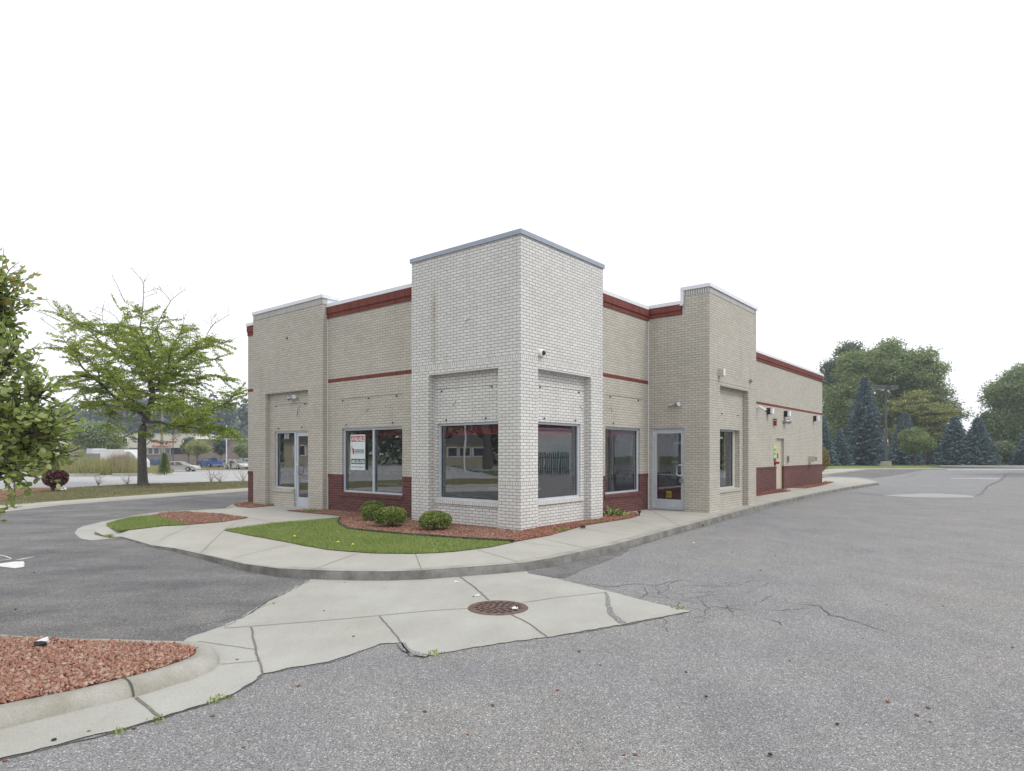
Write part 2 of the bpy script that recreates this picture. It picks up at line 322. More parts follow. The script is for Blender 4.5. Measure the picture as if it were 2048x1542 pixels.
# ---------------------------------------------------------------- fast meshes
def fast(name, V, k, mats, parent=None, mi=None, **kw):
    """V (n*k,3): n separate polygons of k corners"""
    V = np.asarray(V, dtype=np.float32).reshape(-1, 3); n = len(V)//k
    off = np.array(absloc(parent), dtype=np.float32) if parent is not None else None
    loc = (0, 0, 0)
    if parent is None:
        lo, hi = V.min(0), V.max(0); c = (lo+hi)/2; c[2] = lo[2]; V = V-c; loc = tuple(float(q) for q in c)
    else: V = V-off
    me = bpy.data.meshes.new(name); me.vertices.add(len(V)); me.vertices.foreach_set('co', V.ravel())
    me.loops.add(n*k); me.loops.foreach_set('vertex_index', np.arange(n*k, dtype=np.int32))
    me.polygons.add(n); me.polygons.foreach_set('loop_start', np.arange(n, dtype=np.int32)*k)
    if not isinstance(mats, (list, tuple)): mats = [mats]
    for m in mats: me.materials.append(m)
    if mi is not None: me.polygons.foreach_set('material_index', np.asarray(mi, dtype=np.int32))
    me.update(calc_edges=True)
    o = bpy.data.objects.new(name, me); COL.objects.link(o); o.location = loc
    if parent is not None: o.parent = parent
    return tag(o, **kw)
RNG = np.random.default_rng(11)
def rdir(n, zs=1.0):
    d = RNG.normal(size=(n, 3)); d[:, 2] *= zs; return d/np.linalg.norm(d, axis=1, keepdims=True)
def cards(C, L, Wd, D=None, fold=0.0):
    """leaf shaped quads; C centres, L lengths, Wd widths, D directions"""
    n = len(C); C = np.asarray(C, float)
    D = rdir(n) if D is None else D/np.linalg.norm(D, axis=1, keepdims=True)
    R = rdir(n); S = np.cross(D, R); S /= np.linalg.norm(S, axis=1, keepdims=True)+1e-9
    N = np.cross(D, S)
    L = np.broadcast_to(np.asarray(L, float), (n,))[:, None]; Wd = np.broadcast_to(np.asarray(Wd, float), (n,))[:, None]
    a = C-D*L/2; b = C+S*Wd/2+N*Wd*fold; c = C+D*L/2; d = C-S*Wd/2+N*Wd*fold
    return np.stack([a, b, c, d], 1).reshape(-1, 3)
def inpoly(P, poly):
    x, y = P[:, 0], P[:, 1]; r = np.zeros(len(P), bool); n = len(poly); j = n-1
    for i in range(n):
        xi, yi = poly[i][0], poly[i][1]; xj, yj = poly[j][0], poly[j][1]
        c = ((yi > y) != (yj > y)) & (x < (xj-xi)*(y-yi)/(yj-yi+1e-12)+xi); r ^= c; j = i
    return r
def sample(poly, n, bias=None):
    p = np.array([(q[0], q[1]) for q in poly]); lo, hi = p.min(0), p.max(0); out = []
    while sum(len(o) for o in out) < n:
        q = RNG.uniform(lo, hi, (n*2, 2)); q = q[inpoly(q, p)]
        if bias is not None: q = q[RNG.random(len(q)) < bias(q)]
        out.append(q)
    return np.concatenate(out)[:n]
def jag(poly, step=.12, amp=.02, closed=True):
    out = []; n = len(poly)
    for i in range(n if closed else n-1):
        a = Vector(poly[i]); b = Vector(poly[(i+1) % n]); L = (b-a).length; k = max(1, int(L/step))
        for j in range(k):
            p = a.lerp(b, j/k)
            if amp and j: p = p+Vector((random.uniform(-1, 1)*amp, random.uniform(-1, 1)*amp, 0))
            out.append(p)
    if not closed: out.append(Vector(poly[-1]))
    return out
def sheet_mesh(mb, poly, z=None, mi=0):
    P = [Vector(p) for p in poly]
    tr = tessellate_polygon([[Vector((p.x, p.y, 0)) for p in P]])
    V = [(p.x, p.y, p.z if z is None else z) for p in P]
    F2 = []
    for t in tr:
        a, b, c = (Vector(V[i]) for i in t)
        F2.append(t if (b-a).cross(c-a).z > 0 else t[::-1])
    mb.add(V, F2, mi)
def sheet(name, poly, z, mat, **k):
    mb = MB(); sheet_mesh(mb, poly, z); return mb.build(name, mat, **k)
def strip(mb, pts, w, z=None, mi=0):
    pts = [Vector(p) for p in pts]
    if not hasattr(w, '__len__'): w = [w]*len(pts)
    Ls, Rs = [], []
    for i, p in enumerate(pts):
        d = pts[min(i+1, len(pts)-1)]-pts[max(i-1, 0)]; d.z = 0; d.normalize(); n = Vector((-d.y, d.x, 0))
        q = p.copy()
        if z is not None: q.z = z
        Ls.append(q+n*w[i]/2); Rs.append(q-n*w[i]/2)
    for i in range(len(pts)-1): mb.poly([Rs[i], Rs[i+1], Ls[i+1], Ls[i]], mi)
def pxl(lst, z=0.0): return [G(a, b, z) for a, b in lst]
# ---------------------------------------------------------------- ground
def axis(vals):
    out = []
    for a, b, n in vals: out += list(np.linspace(a, b, n, endpoint=False))
    return out+[vals[-1][1]]
gx = axis([(-600, -400, 4), (-400, -120, 20), (-120, 20, 90), (20, 160, 30), (160, 400, 8), (400, 600, 3)])
gy = axis([(-300, -60, 6), (-60, 20, 12), (20, 100, 70), (100, 260, 20), (260, 600, 8)])
mb = MB()
mb.v = [(x, y, TZ(x, y)-.03) for y in gy for x in gx]
nx = len(gx)
mb.f = [(j*nx+i, j*nx+i+1, (j+1)*nx+i+1, (j+1)*nx+i) for j in range(len(gy)-1) for i in range(nx-1)]
mb.mi = [0]*len(mb.f); mb.uv = [None]*len(mb.f)
mb.build('ground', M['ground'], kind='structure')
A = G(0, 1020); B = G(496, 982.6)
lane_line = [Vector((-60, -22, 0)), Vector((-32, -9, 0)), Vector((-23.5, 1.5, 0)), Vector((-19, 11.5, 0)), A, (A+B)/2+Vector((-.12, .05, 0)), B, Vector((-4.5, 49, 0)), Vector((2, 60, 0))]
lot = lane_line+[Vector((30, 70, 0)), Vector((48, 71.9, 0)), Vector((160, 71.9, 0)), Vector((160, -60, 0)), Vector((-60, -60, 0))]
sheet('parking_lot', jag(lot, 4, 0), 0.0, M['asphalt'], kind='structure')
lane = pxl([(330, 1300), (377, 1285), (400, 1269), (448, 1254), (492, 1229.5), (530, 1205.6), (571, 1185), (619, 1161), (640, 1150), (800, 1135), (760, 1050), (600, 985)])+[Vector((-9, 30, 0))]+[B, (A+B)/2+Vector((-.12, .05, 0)), A, Vector((-19, 11.5, 0)), Vector((-23.5, 1.5, 0)), Vector((-32, -9, 0)), Vector((-20, 4.5, 0)), Vector((-9.5, 6.0, 0))]+pxl([(-300, 1300), (0, 1300)])
sheet('driveway', jag(lane, .25, .02), .004, M['asphalt_lane'], kind='structure')
old = pxl([(1560, 1005), (1640, 990), (1700, 985.5), (1767, 991), (1850, 992), (1948, 993), (1962, 988), (1976, 972), (2000, 962), (2012, 950), (2026, 943), (2060, 940.5), (2300, 939), (2300, 937.2), (1700, 937.2), (1600, 940), (1560, 960)])
sheet('old_asphalt', jag(old, .5, .03), .004, M['asphalt_old'], kind='structure')
dk = pxl([(1056, 1146), (1130, 1128), (1235, 1101), (1262, 1099), (1240, 1112), (1190, 1130), (1130, 1156), (1100, 1155)])
sheet('asphalt_patch', jag(dk, .15, .03), .004, M['asphalt_lane'], kind='structure')
sheet('asphalt_strip', jag(pxl([(1655, 952), (1690, 944.8), (1735, 939.6), (1850, 939.6), (1790, 951), (1745, 957.2), (1713, 953.8)]), .6, .02), .008, M['asphalt_lane'], kind='structure')
for nm, pts in (('concrete_pad', [(1766, 992), (1790, 989.5), (1850, 987.2), (1880, 987.5), (1930, 990.5), (1949, 993), (1946, 995.8), (1880, 996), (1820, 995.2)]), ('concrete_pad', [(1900, 956), (1990, 956.3), (2007, 958), (1995, 958.3), (1902, 957.4)])):
    sheet(nm, pxl(pts), .009, M['farconcrete'], kind='structure')
sheet('gutter_strip', pxl([(1895, 938.6), (2300, 938.6), (2300, 939.8), (1895, 940.2)]), .009, M['farconcrete'], kind='structure')
# far kerb, lawn island and road on the right
mb = MB(); sheet_mesh(mb, pxl([(1590, 951), (1645, 948.6), (1690, 943.2), (1732, 938.2), (1886, 937), (1884, 936.0), (1713, 936.6), (1676, 936.8), (1590, 941)], .13))
q = pxl([(1590, 951), (1645, 948.6), (1690, 943.2), (1732, 938.2), (1886, 937)], .13)
for i in range(len(q)-1): mb.poly([q[i]-Vector((0, 0, .14)), q[i+1]-Vector((0, 0, .14)), q[i+1], q[i]])
mb.build('far_path', M['walk'], kind='structure')
sheet('lawn_island', pxl([(1560, 943), (1676, 936.9), (1713, 936.7), (1886, 936.1), (1850, 932.4), (1644, 932.4), (1500, 934)], .14), .14, M['lawn'], kind='structure')
sheet('far_road', [Vector((58, 74, 0)), Vector((200, 74, 0)), Vector((200, 81, 0)), Vector((54, 81, 0))], .005, M['asphalt_old'], kind='structure')
mb = MB(); mb.box((54, 81, -.02), (200, 81.6, .13)); mb.box((58, 72.2, -.02), (200, 72.5, .02)); mb.build('far_curb', M['walk'], kind='structure')
# ---------------------------------------------------------------- walk island
outer = [(497,1000,.13),(466,1008,.13),(449,1016.6,.13),(396,1020,.13),(340,1022,.13),(300,1026,.13),(264,1031.7,.13),(235,1039,.13),(211,1046.8,.12),(195,1055,.10),(190,1063,.07),(205,1070,.04),(223,1074,.03),(241.5,1073,.03),(272,1081,.04),(302,1090,.05),(351,1096.6,.065),(426,1113,.09),(490,1128,.105),(558,1137,.12),(622.6,1140,.13),(665,1141.6,.13),(707.6,1142.6,.13),(776,1143,.13),(844,1140.8,.13),(912.7,1136,.13),(981,1131,.13),(1047.7,1125.5,.13),(1100,1116.7,.13),(1179,1099.6,.13),(1235,1087.5,.13),(1337.8,1059.5,.13),(1409,1040.7,.13),(1511.8,1012.6,.13),(1570.6,999.4,.13),(1639.7,984.4,.13),(1700,973.8,.13),(1745,966.8,.13),(1757,965.3,.13),(1757,963.6,.13),(1741,959.2,.13),(1713,955.4,.13),(1680,954.5,.13),(1644.5,954.9,.13)]
OUT = [G(a, b, c) for a, b, c in outer]
inner_pts = [W(3, 27.5, .13), W(3, 20, .13), W(4, 8, .13), W(9, 3, .13), W(11.9, 1.6, .13)]
def offs(pts, d):
    out = []
    for i, p in enumerate(pts):
        t = pts[min(i+1, len(pts)-1)]-pts[max(i-1, 0)]; t = Vector((t.x, t.y, 0)).normalized(); out.append(p+Vector((t.y, -t.x, 0))*d)
    return out
def dens(pts, step=.25):
    return jag(pts, step, 0, False)
path = dens(OUT[1:44], .2)
# outline runs clockwise or not: decide outward side with the first front point
cen = W(4, 6)
mid = path[len(path)//2]; tst = offs(path, .1)[len(path)//2]
sg = 1.0 if (tst-cen).length > (mid-cen).length else -1.0
inn_ = [Vector((p.x, p.y, .13)) for p in offs(OUT, -sg*.30)]
mb = MB()
for i in range(len(OUT)-1): mb.poly([OUT[i], OUT[i+1], inn_[i+1], inn_[i]])
sheet_mesh(mb, inn_+inner_pts); mb.build('sidewalk', M['walk'], kind='structure')
rows = []
for off, dz, zz in ((-.15, .003, None), (-.018, .003, None), (-.003, -.006, None), (.006, -.028, None), (.022, None, -.02)):
    rr = []
    for p, q in zip(path, offs(path, sg*off)):
        n_ = noise.noise(Vector((p.x*2.5, p.y*2.5, 3+off)))*.006 if off > -.1 else 0
        d = (q-p).normalized() if (q-p).length > 0 else Vector((0, 0, 0))
        rr.append(Vector((q.x+d.x*n_, q.y+d.y*n_, (p.z+dz) if zz is None else zz)))
    rows.append(rr)
mb = MB(); n = len(path); V = [p for r in rows for p in r]
fs = []
for r in range(len(rows)-1):
    for i in range(n-1):
        a = (r*n+i, r*n+i+1, (r+1)*n+i+1, (r+1)*n+i); fs.append(a if sg > 0 else a[::-1])
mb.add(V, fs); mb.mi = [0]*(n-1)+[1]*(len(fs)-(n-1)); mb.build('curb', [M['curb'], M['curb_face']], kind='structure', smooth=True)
sheet('gutter_nose', jag(pxl([(149, 1067), (155, 1058), (166, 1053), (204, 1044), (264, 1033), (300, 1040), (260, 1074), (215, 1079), (181, 1082), (162, 1078)]), .15, .01), .009, M['apron'], kind='structure')
# joints of the walk
mb = MB()
for a, b in (((831, 1108), (843.6, 1140)), ((714, 1106.5), (624, 1139)), ((574, 1090), (465, 1115)), ((953.6, 1099), (1035.7, 1123)), ((1042.5, 1084), (1130, 1094)), ((1085, 1077), (1182, 1098)), ((1172, 1058), (1262, 1071)), ((1262, 1040), (1338, 1058)), ((1420, 1024), (1461, 1027)), ((1514, 1003), (1545, 1003)), ((1580, 988), (1612, 990)), ((1662, 970), (1688, 976)), ((470, 1047), (447, 1061)), ((380, 1052), (302, 1087)), ((502, 1036), (553, 1046)), ((447, 1061), (400, 1106)), ((1297, 1018), (1360, 1052))):
    strip(mb, [G(a[0], a[1], .134), G(b[0], b[1], .134)], .010, .1335)
strip(mb, [p+Vector((0, 0, .004)) for p in offs(path, -sg*.16)], .007)
mb.build('sidewalk_joints', M['joint'], kind='structure')
# ---------------------------------------------------------------- concrete apron with gutter
apron_px = [(-420,1640),(0,1518.5),(113,1492),(226,1464),(321,1437),(396,1413),(453,1394),(502,1367.5),(524.5,1348.7),(591,1335),(656,1325),(707.6,1308),(759,1289),(803,1286),(820,1313),(854.5,1313),(912.7,1303),(998,1287.6),(1094,1275.6),(1256,1248),(1381,1223.4),(1307,1207),(1220,1184),(1102,1156),(1056,1148),(1050,1140),(844,1150),(707,1152),(622,1152),(619,1161),(571,1185),(530,1205.6),(492,1229.5),(448,1253),(400,1269),(377,1277),(350,1300),(200,1330),(-420,1520)]
sheet('concrete_apron', jag(pxl(apron_px), .06, .014), .008, M['apron'], kind='structure')
mb = MB()
for pl, w in (([(448, 1258.5), (600, 1247), (741.8, 1234.6), (861, 1223), (947, 1218)], .011), ([(1046, 1207), (1100, 1198.7), (1215, 1185.6)], .010), ([(919.5, 1154), (950, 1176), (977.6, 1202)], .020), ([(1015, 1227), (1060, 1250), (1093.8, 1275)], .016), ([(759, 1234.6), (790, 1270), (820, 1312)], .015), ([(502, 1256), (512, 1301), (524.5, 1348)], .017), ([(396, 1284.5), (513, 1301.5)], .008), ([(441, 1331), (517, 1324)], .008), ([(272, 1398), (300, 1420), (321, 1437)], .022)):
    strip(mb, jag(pxl(pl), .1, .006, False), w, .013)
mb.build('apron_joints', M['joint'], kind='structure')
mb = MB(); rub = jag(pxl([(1212, 1186), (1216, 1210), (1222, 1228), (1236, 1240), (1246, 1248)]), .08, .01, False)
strip(mb, rub, [.03+.05*i/len(rub) for i in range(len(rub))], .013)
r2 = jag(pxl([(803, 1288), (812, 1302), (835, 1311), (856, 1314)]), .08, .01, False); strip(mb, r2, .07, .013)
mb.build('crack_filling', M['asphalt'], kind='structure')
# cracks in the asphalt
mb = MB()
def crack(pl, w0, w1=.004, amp=.03, z=.005):
    p = jag(pxl(pl), .09, amp, False); n = len(p)
    strip(mb, p, [(w0*(1-abs(2*i/n-1))+w1)*random.uniform(.3, 1.1)*.8 for i in range(n)], z)
crack([(1135,1163),(1222,1174),(1270,1168),(1310,1171),(1358,1160),(1391,1165)], .03)
crack([(1310,1171),(1322,1190),(1338,1197)], .012); crack([(1391,1165),(1440,1172),(1490,1170)], .012)
crack([(1565,1195),(1575,1206),(1600,1208),(1640,1212),(1657,1231),(1680,1234),(1730,1250),(1780,1268)], .035)
crack([(1600,1208),(1632,1202)], .01); crack([(1400,1208),(1440,1215),(1500,1222)], .016); crack([(1438,1200),(1462,1222),(1466,1236)], .01)
crack([(1365,1200),(1420,1190),(1462,1186)], .012); crack([(1368,1103),(1390,1104),(1420,1105)], .014); crack([(1330,1180),(1350,1187),(1385,1188)], .01)
crack([(1500,1218),(1560,1222),(1620,1216)], .01); crack([(1780,1268),(1860,1276),(1960,1283)], .008); crack([(1250,1180),(1300,1192),(1360,1200),(1400,1208)], .008)
crack([(1700,985.5),(1767,991)], .09, .02, .08, .009); crack([(1948,993),(1962,988),(1976,972),(2000,962),(2012,950),(2026,943)], .06, .02, .08, .009); crack([(1790,958),(1820,953),(1842,944)], .06, .02, .05, .012)
crack([(492,1230),(440,1244),(380,1255)], .02, z=.009); crack([(560,1203),(500,1222)], .012, z=.009); crack([(620,1163),(571,1187),(530,1208),(492,1232),(448,1256)], .03, .01, .02, .013)
crack([(528,1350),(591,1337),(656,1327),(707,1310)], .02, .006, .02); crack([(1094,1277),(1256,1249.5),(1381,1225)], .02, .006, .015)
crack([(0,1272),(100,1281),(189,1293),(300,1297),(377,1297)], .05, .02, .02, .012)
crack([(-200,1600),(0,1521),(113,1494),(226,1466),(321,1439),(396,1415),(453,1396),(502,1369.5),(524.5,1350.7)], .025, .01, .015)
crack([(1050,1148),(1110,1133),(1179,1114.5),(1260,1096),(1340,1072),(1409,1053),(1512,1024),(1640,994),(1755,968)], .03, .012, .012)
random.seed(77)
for _ in range(26):
    x0, y0 = random.uniform(1270, 1520), random.uniform(1165, 1245); a_ = random.uniform(-.5, .5); q_ = [(x0, y0)]
    for k_ in range(random.randint(2, 4)): a_ += random.uniform(-.9, .9); q_.append((q_[-1][0]+math.cos(a_)*random.uniform(14, 34), q_[-1][1]+math.sin(a_)*random.uniform(4, 10)))
    crack(q_, random.uniform(.006, .014), .004, .02)
mb.build('asphalt_cracks', M['crack'], kind='structure')
# paint arrow on the driveway
mb = MB()
random.seed(3)
sheet_mesh(mb, jag(pxl([(-60, 1127), (0, 1128), (30, 1124), (47, 1123.5), (50, 1128), (46, 1135), (30, 1137.5), (14, 1135.5), (0, 1134), (-60, 1138)]), .12, .02), .009)
sheet_mesh(mb, jag(pxl([(30, 1121.3), (45, 1119.5), (72, 1113.5), (63, 1115), (46, 1117.8)]), .1, .008), .009)
strip(mb, pxl([(-50, 1123), (0, 1121.8), (22, 1119.2)]), .035, .009); strip(mb, pxl([(23, 1118), (10, 1113), (0, 1111), (-40, 1106)]), .025, .009)
mb.build('painted_arrow', M['paint'], kind='structure')
# ---------------------------------------------------------------- near kerbed island
pairs = [((-420,1500),(-420,1580)),((-150,1440),(-150,1500)),((0,1409),(0,1462)),((151,1379),(140,1427)),((245,1356),(230,1406)),((300,1342),(290,1391)),((339.6,1329.8),(339.6,1375)),((362,1321.5),(380,1363)),((377,1314.7),(407,1352.5)),((386,1308.5),(428,1342)),((390.6,1303.4),(439,1330)),((389,1298.5),(440,1320)),((385,1294),(434,1309)),((373,1290),(412,1302)),((358,1288.3),(380,1300)),((302,1286.4),(302,1298)),((189,1282.6),(189,1295)),((56.6,1277),(50,1290)),((0,1272.5),(0,1285)),((-420,1256),(-420,1268))]
cols = []
for m_, f_ in pairs: cols.append((G(m_[0], m_[1], .10), G(f_[0], f_[1], 0)))
mb = MB(); prof = [(0, -.02), (0, .0), (.06, .035), (.18, .07), (.35, .093), (.55, .102), (.92, .104), (1.0, .09), (1.0, .04)]
dense = []
for i in range(len(cols)-1):
    k = max(1, int((cols[i+1][1]-cols[i][1]).length/.08))
    for j in range(k): dense.append((cols[i][0].lerp(cols[i+1][0], j/k), cols[i][1].lerp(cols[i+1][1], j/k)))
dense.append(cols[-1])
V = []
for m_, f_ in dense:
    for s, z in prof:
        p = f_.lerp(m_, s); w = noise.noise(Vector((p.x*3, p.y*3, s*2)))*.006; V.append((p.x+w, p.y+w, z+w*.7))
k = len(prof)
mb.add(V, [(i*k+j, (i+1)*k+j, (i+1)*k+j+1, i*k+j+1) for i in range(len(dense)-1) for j in range(k-1)])
mb.build('island_curb', M['curb'], kind='structure', smooth=True)
mb = MB()
for (m_, f_) in (((248, 1355.5), (268, 1397)),):
    a, b = G(*m_, .105), G(*f_, 0); strip(mb, [Vector((*a.lerp(b, t).xy, z)) for t, z in ((0, .108), (.45, .106), (.65, .097), (.82, .074), (.94, .04), (1, .012))], .014)
mb.build('curb_joint', M['crack'], kind='structure')
isl = [c[0] for c in cols]+[Vector((-9, 5.8, .08)), Vector((-9, 4.0, .08))]
mb = MB(); sheet_mesh(mb, isl, .075); mb.build('island_soil', M['soil_red'], kind='structure')
def stones(name, poly, n, smin, smax, z, mats, label=None, flat=.55, heap=.03, bias=None):
    P = sample(poly, n, bias); n = len(P)
    sz = RNG.uniform(smin, smax, n)*(1+RNG.random(n)**6)
    base = np.array([(1, 0, 0), (0, 1, 0), (-1, 0, 0), (0, -1, 0), (0, 0, 1), (0, 0, -1)], float)
    tri = np.array([(0, 1, 4), (1, 2, 4), (2, 3, 4), (3, 0, 4), (1, 0, 5), (2, 1, 5), (3, 2, 5), (0, 3, 5)])
    B_ = base[None]*RNG.uniform(.55, 1.25, (n, 6, 1))+RNG.normal(0, .15, (n, 6, 3))
    B_ *= np.array([1, 1, flat])*RNG.uniform(.6, 1.3, (n, 1, 3))
    # random rotation
    q = rdir(n); a = RNG.uniform(0, 6.28, n); K = np.zeros((n, 3, 3)); K[:, 0, 1] = -q[:, 2]; K[:, 0, 2] = q[:, 1]; K[:, 1, 0] = q[:, 2]; K[:, 1, 2] = -q[:, 0]; K[:, 2, 0] = -q[:, 1]; K[:, 2, 1] = q[:, 0]
    R = np.eye(3)[None]+np.sin(a)[:, None, None]*K+(1-np.cos(a))[:, None, None]*(K@K)
    B_ = np.einsum('nij,nkj->nki', R, B_)*sz[:, None, None]/2
    C = np.column_stack([P, z+RNG.uniform(0, heap, n)])
    V = B_+C[:, None, :]
    me = bpy.data.meshes.new(name); Vv = V.reshape(-1, 3).astype(np.float32); c = Vv.mean(0); c[2] = z; Vv = Vv-c
    Fi = (tri[None]+np.arange(n)[:, None, None]*6).reshape(-1)
    me.vertices.add(len(Vv)); me.vertices.foreach_set('co', Vv.ravel()); me.loops.add(len(Fi)); me.loops.foreach_set('vertex_index', Fi.astype(np.int32))
    me.polygons.add(len(Fi)//3); me.polygons.foreach_set('loop_start', np.arange(0, len(Fi), 3, dtype=np.int32)); me.materials.append(mats); me.update(calc_edges=True)
    o = bpy.data.objects.new(name, me); COL.objects.link(o); o.location = tuple(float(x) for x in c)
    return tag(o, label, None, None, 'stuff')
vis = [G(a, b, .1) for a, b in [(-60, 1422), (0, 1407), (151, 1377), (245, 1354), (339.6, 1328), (377, 1313.5), (389, 1302), (383, 1294), (358, 1289), (302, 1287), (189, 1284), (0, 1274), (-60, 1272)]]
stones('red_gravel', vis, 17000, .016, .044, .085, M['stone_red'], 'loose crushed red stone filling the kerbed island', heap=.028)
# ---------------------------------------------------------------- beds beside the building
g_main = pxl([(447.8,1061),(500,1053.5),(554,1046.6),(640,1040),(680,1036),(677,1043),(678.5,1048),(697,1058.6),(760,1065),(824,1070.6),(930,1078),(1029,1084),(981,1094.5),(912.7,1103),(870,1106),(827,1107.5),(741.8,1106.5),(700,1103.5),(656,1099.6),(610,1092),(571,1084),(502.5,1071.6)], .134)
g_small = pxl([(213,1049),(235,1041.5),(264,1035.5),(302,1031.7),(340,1041),(377,1050),(328,1052),(238,1062.6),(221,1056)], .134)
m_small = pxl([(303,1031.5),(320,1026.5),(340,1023.9),(377,1023.6),(441.5,1028),(498,1035.5),(445,1043.8),(377,1049.6),(340,1040.5)], .134)
m_main = pxl([(572,1021.7),(630,1027),(680,1032),(677,1043),(678.5,1048),(697,1058.6),(760,1065),(824,1070.6),(930,1078),(1029,1083.6),(1100,1071),(1168,1051.2),(1226.7,1042),(1262,1036.5),(1278,1031),(1270,1026)], .134)+[W(.3, 4.6, .134), W(.5, 1, .134), W(3, .5, .134), W(7, .6, .134), W(7.6, .5, .134)]
m_left = pxl([(466.6,1009),(475,1013.5),(502.5,1015.5),(550,1010.8)], .134)+[W(10.6, .5, .134), W(12.0, .6, .134)]
m_r1 = pxl([(1512,992.5),(1550,986.3),(1582,982),(1556,977)], .134)+[W(.6, 18.2, .134), W(.6, 10, .134), W(-1.2, 10, .134)]
m_r2 = pxl([(1582,975.2),(1610.7,976.8),(1638.8,972),(1668,964.6),(1650,963.5)], .134)+[W(.6, 26.6, .134), W(.6, 20, .134)]
mulches = [(m_main, 'reddish wood chips around the round bushes', 0), (m_small, 'red stone chips in the narrow bed by the driveway', 0), (m_left, 'red chips at the far left pavilion foot', 0), (m_r1, 'brown red chips before the beige service door', 1), (m_r2, 'brown red chips beyond the beige service door', 1)]
for i, (pl, lb, b) in enumerate(mulches):
    sheet('mulch_soil', jag(pl, .3, .012), .138, M['soil_brown' if b else 'soil_red'], kind='structure')
notb = lambda q: ~(((q-np.array([O.x, O.y]))@np.array([dL.x, dL.y]) > .0) & ((q-np.array([O.x, O.y]))@np.array([dR.x, dR.y]) > .0) & ((q-np.array([O.x, O.y]))@np.array([dL.x, dL.y]) < 3.3) & ((q-np.array([O.x, O.y]))@np.array([dR.x, dR.y]) < 3.27))
stones('mulch_chips', m_main, 26000, .012, .034, .14, M['stone_red'], mulches[0][1], .5, .018, notb)
stones('mulch_chips', [p for p in m_main if p.x > -.6], 5000, .014, .034, .145, M['stone_brown'], 'darker wood chips at the foot of the white corner tower', .5, .02, notb)
stones('mulch_chips', m_small, 4000, .014, .036, .14, M['stone_red'], mulches[1][1], .5, .02)
stones('mulch_chips', m_left, 2500, .014, .036, .14, M['stone_red'], mulches[2][1], .5, .02)
stones('mulch_chips', m_r1, 3500, .02, .045, .14, M['stone_brown'], mulches[3][1], .5, .02)
stones('mulch_chips', m_r2, 3500, .02, .045, .14, M['stone_brown'], mulches[4][1], .5, .02)
def blades(name, poly, n, h0, h1, w, z, mat, label, lean=.5, tz=False, bias=None):
    P = sample(poly, n, bias); n = len(P); zz = np.array([TZ(a, b) for a, b in P]) if tz else 0.0
    C = np.column_stack([P, np.zeros(n)+z+zz]); h = RNG.uniform(h0, h1, n)[:, None]
    a = RNG.uniform(0, 6.283, n); s = np.column_stack([np.cos(a), np.sin(a), np.zeros(n)])*(w*RNG.uniform(.6, 1.3, n))[:, None]/2
    t = np.column_stack([RNG.normal(0, lean, n), RNG.normal(0, lean, n), np.ones(n)]); t /= np.linalg.norm(t, axis=1, keepdims=True)
    V = np.stack([C-s, C+s, C+t*h], 1)
    return fast(name, V, 3, mat, label=label, kind='stuff')
sheet('lawn', jag(g_main, .2, .01), .142, M['lawn'], kind='structure'); sheet('lawn', jag(g_small, .2, .01), .142, M['lawn'], kind='structure')
blades('grass', g_main, 60000, .025, .065, .009, .14, M['grassblade'], 'mown lawn wedge between walk and chip bed', .7)
blades('grass', g_small, 22000, .025, .06, .010, .14, M['grassblade'], 'small mown lawn at the rounded nose of the walk', .7)
# black plastic edging
mb = MB(); ed = dens(pxl([(679, 1037), (676.5, 1043), (678.5, 1048), (697, 1058.6), (760, 1065), (824, 1070.6), (930, 1078), (1028, 1083.6)], .15), .2)
ed = [p+Vector((0, 0, .018+.008*noise.noise(Vector((p.x*1.5, p.y*1.5, 0))))) for p in ed]
mb.tube(ed, .022, 6); tag(mb.build('lawn_edging', M['plastic_edge'], smooth=True), 'black plastic edging strip between lawn and red chips', 'edging')
# ---------------------------------------------------------------- lawn strip across the driveway
back = [G(a, b, .13) for a, b in [(-900, 1030), (-300, 1003), (0, 990), (82, 980), (120, 976.7), (198, 971.8), (276, 968), (354, 966), (496, 962)]]+[Vector((-10.5, 60, .13))]
front = [Vector((p.x, p.y, .13)) for p in [Vector((-32, -9, 0)), Vector((-23.5, 1.5, 0)), Vector((-19, 11.5, 0)), A, (A+B)/2+Vector((-.12, .05, 0)), B, Vector((-4.5, 49, 0))]]
fr = dens(front, .5)
rows = []
for off, z in ((0, -.02), (0, .0), (-.03, .05), (-.09, .105), (-.16, .128), (-.30, .13), (-.32, .11)):
    rows.append([Vector((q.x, q.y, z)) for q in offs(fr, -off)])
if (rows[-1][5]-Vector((-20, 20, 0))).length > (rows[0][5]-Vector((-20, 20, 0))).length:
    rows = []
    for off, z in ((0, -.02), (0, .0), (.03, .05), (.09, .105), (.16, .128), (.30, .13), (.32, .11)): rows.append([Vector((q.x, q.y, z)) for q in offs(fr, -off)])
mb = MB(); n = len(fr); mb.add([p for r in rows for p in r], [(r*n+i, (r+1)*n+i, (r+1)*n+i+1, r*n+i+1) for r in range(len(rows)-1) for i in range(n-1)])
mb.build('driveway_curb', M['walk'], kind='structure', smooth=True)
inn = rows[5]
lawn2 = [inn[i] for i in range(0, n, 6)]+[inn[-1]]+back[::-1]
sheet('lawn_strip', jag(lawn2, 1.0, .03), .122, M['lawn_dry'], kind='structure')
vis2 = [G(a, b, .13) for a, b in [(0, 1011), (57, 1007), (178, 996.5), (246, 992), (356, 983), (496, 973.5), (496, 962), (354, 966), (276, 968), (198, 971.8), (120, 976.7), (0, 990)]]
blades('grass', vis2, 50000, .03, .09, .016, .12, M['grassdry'], 'patchy mown lawn strip across the driveway', .7, bias=lambda q: np.array([.25+.9*max(0, noise.noise(Vector((a*.5, b*.5, 2)))+.35) for a, b in q]))
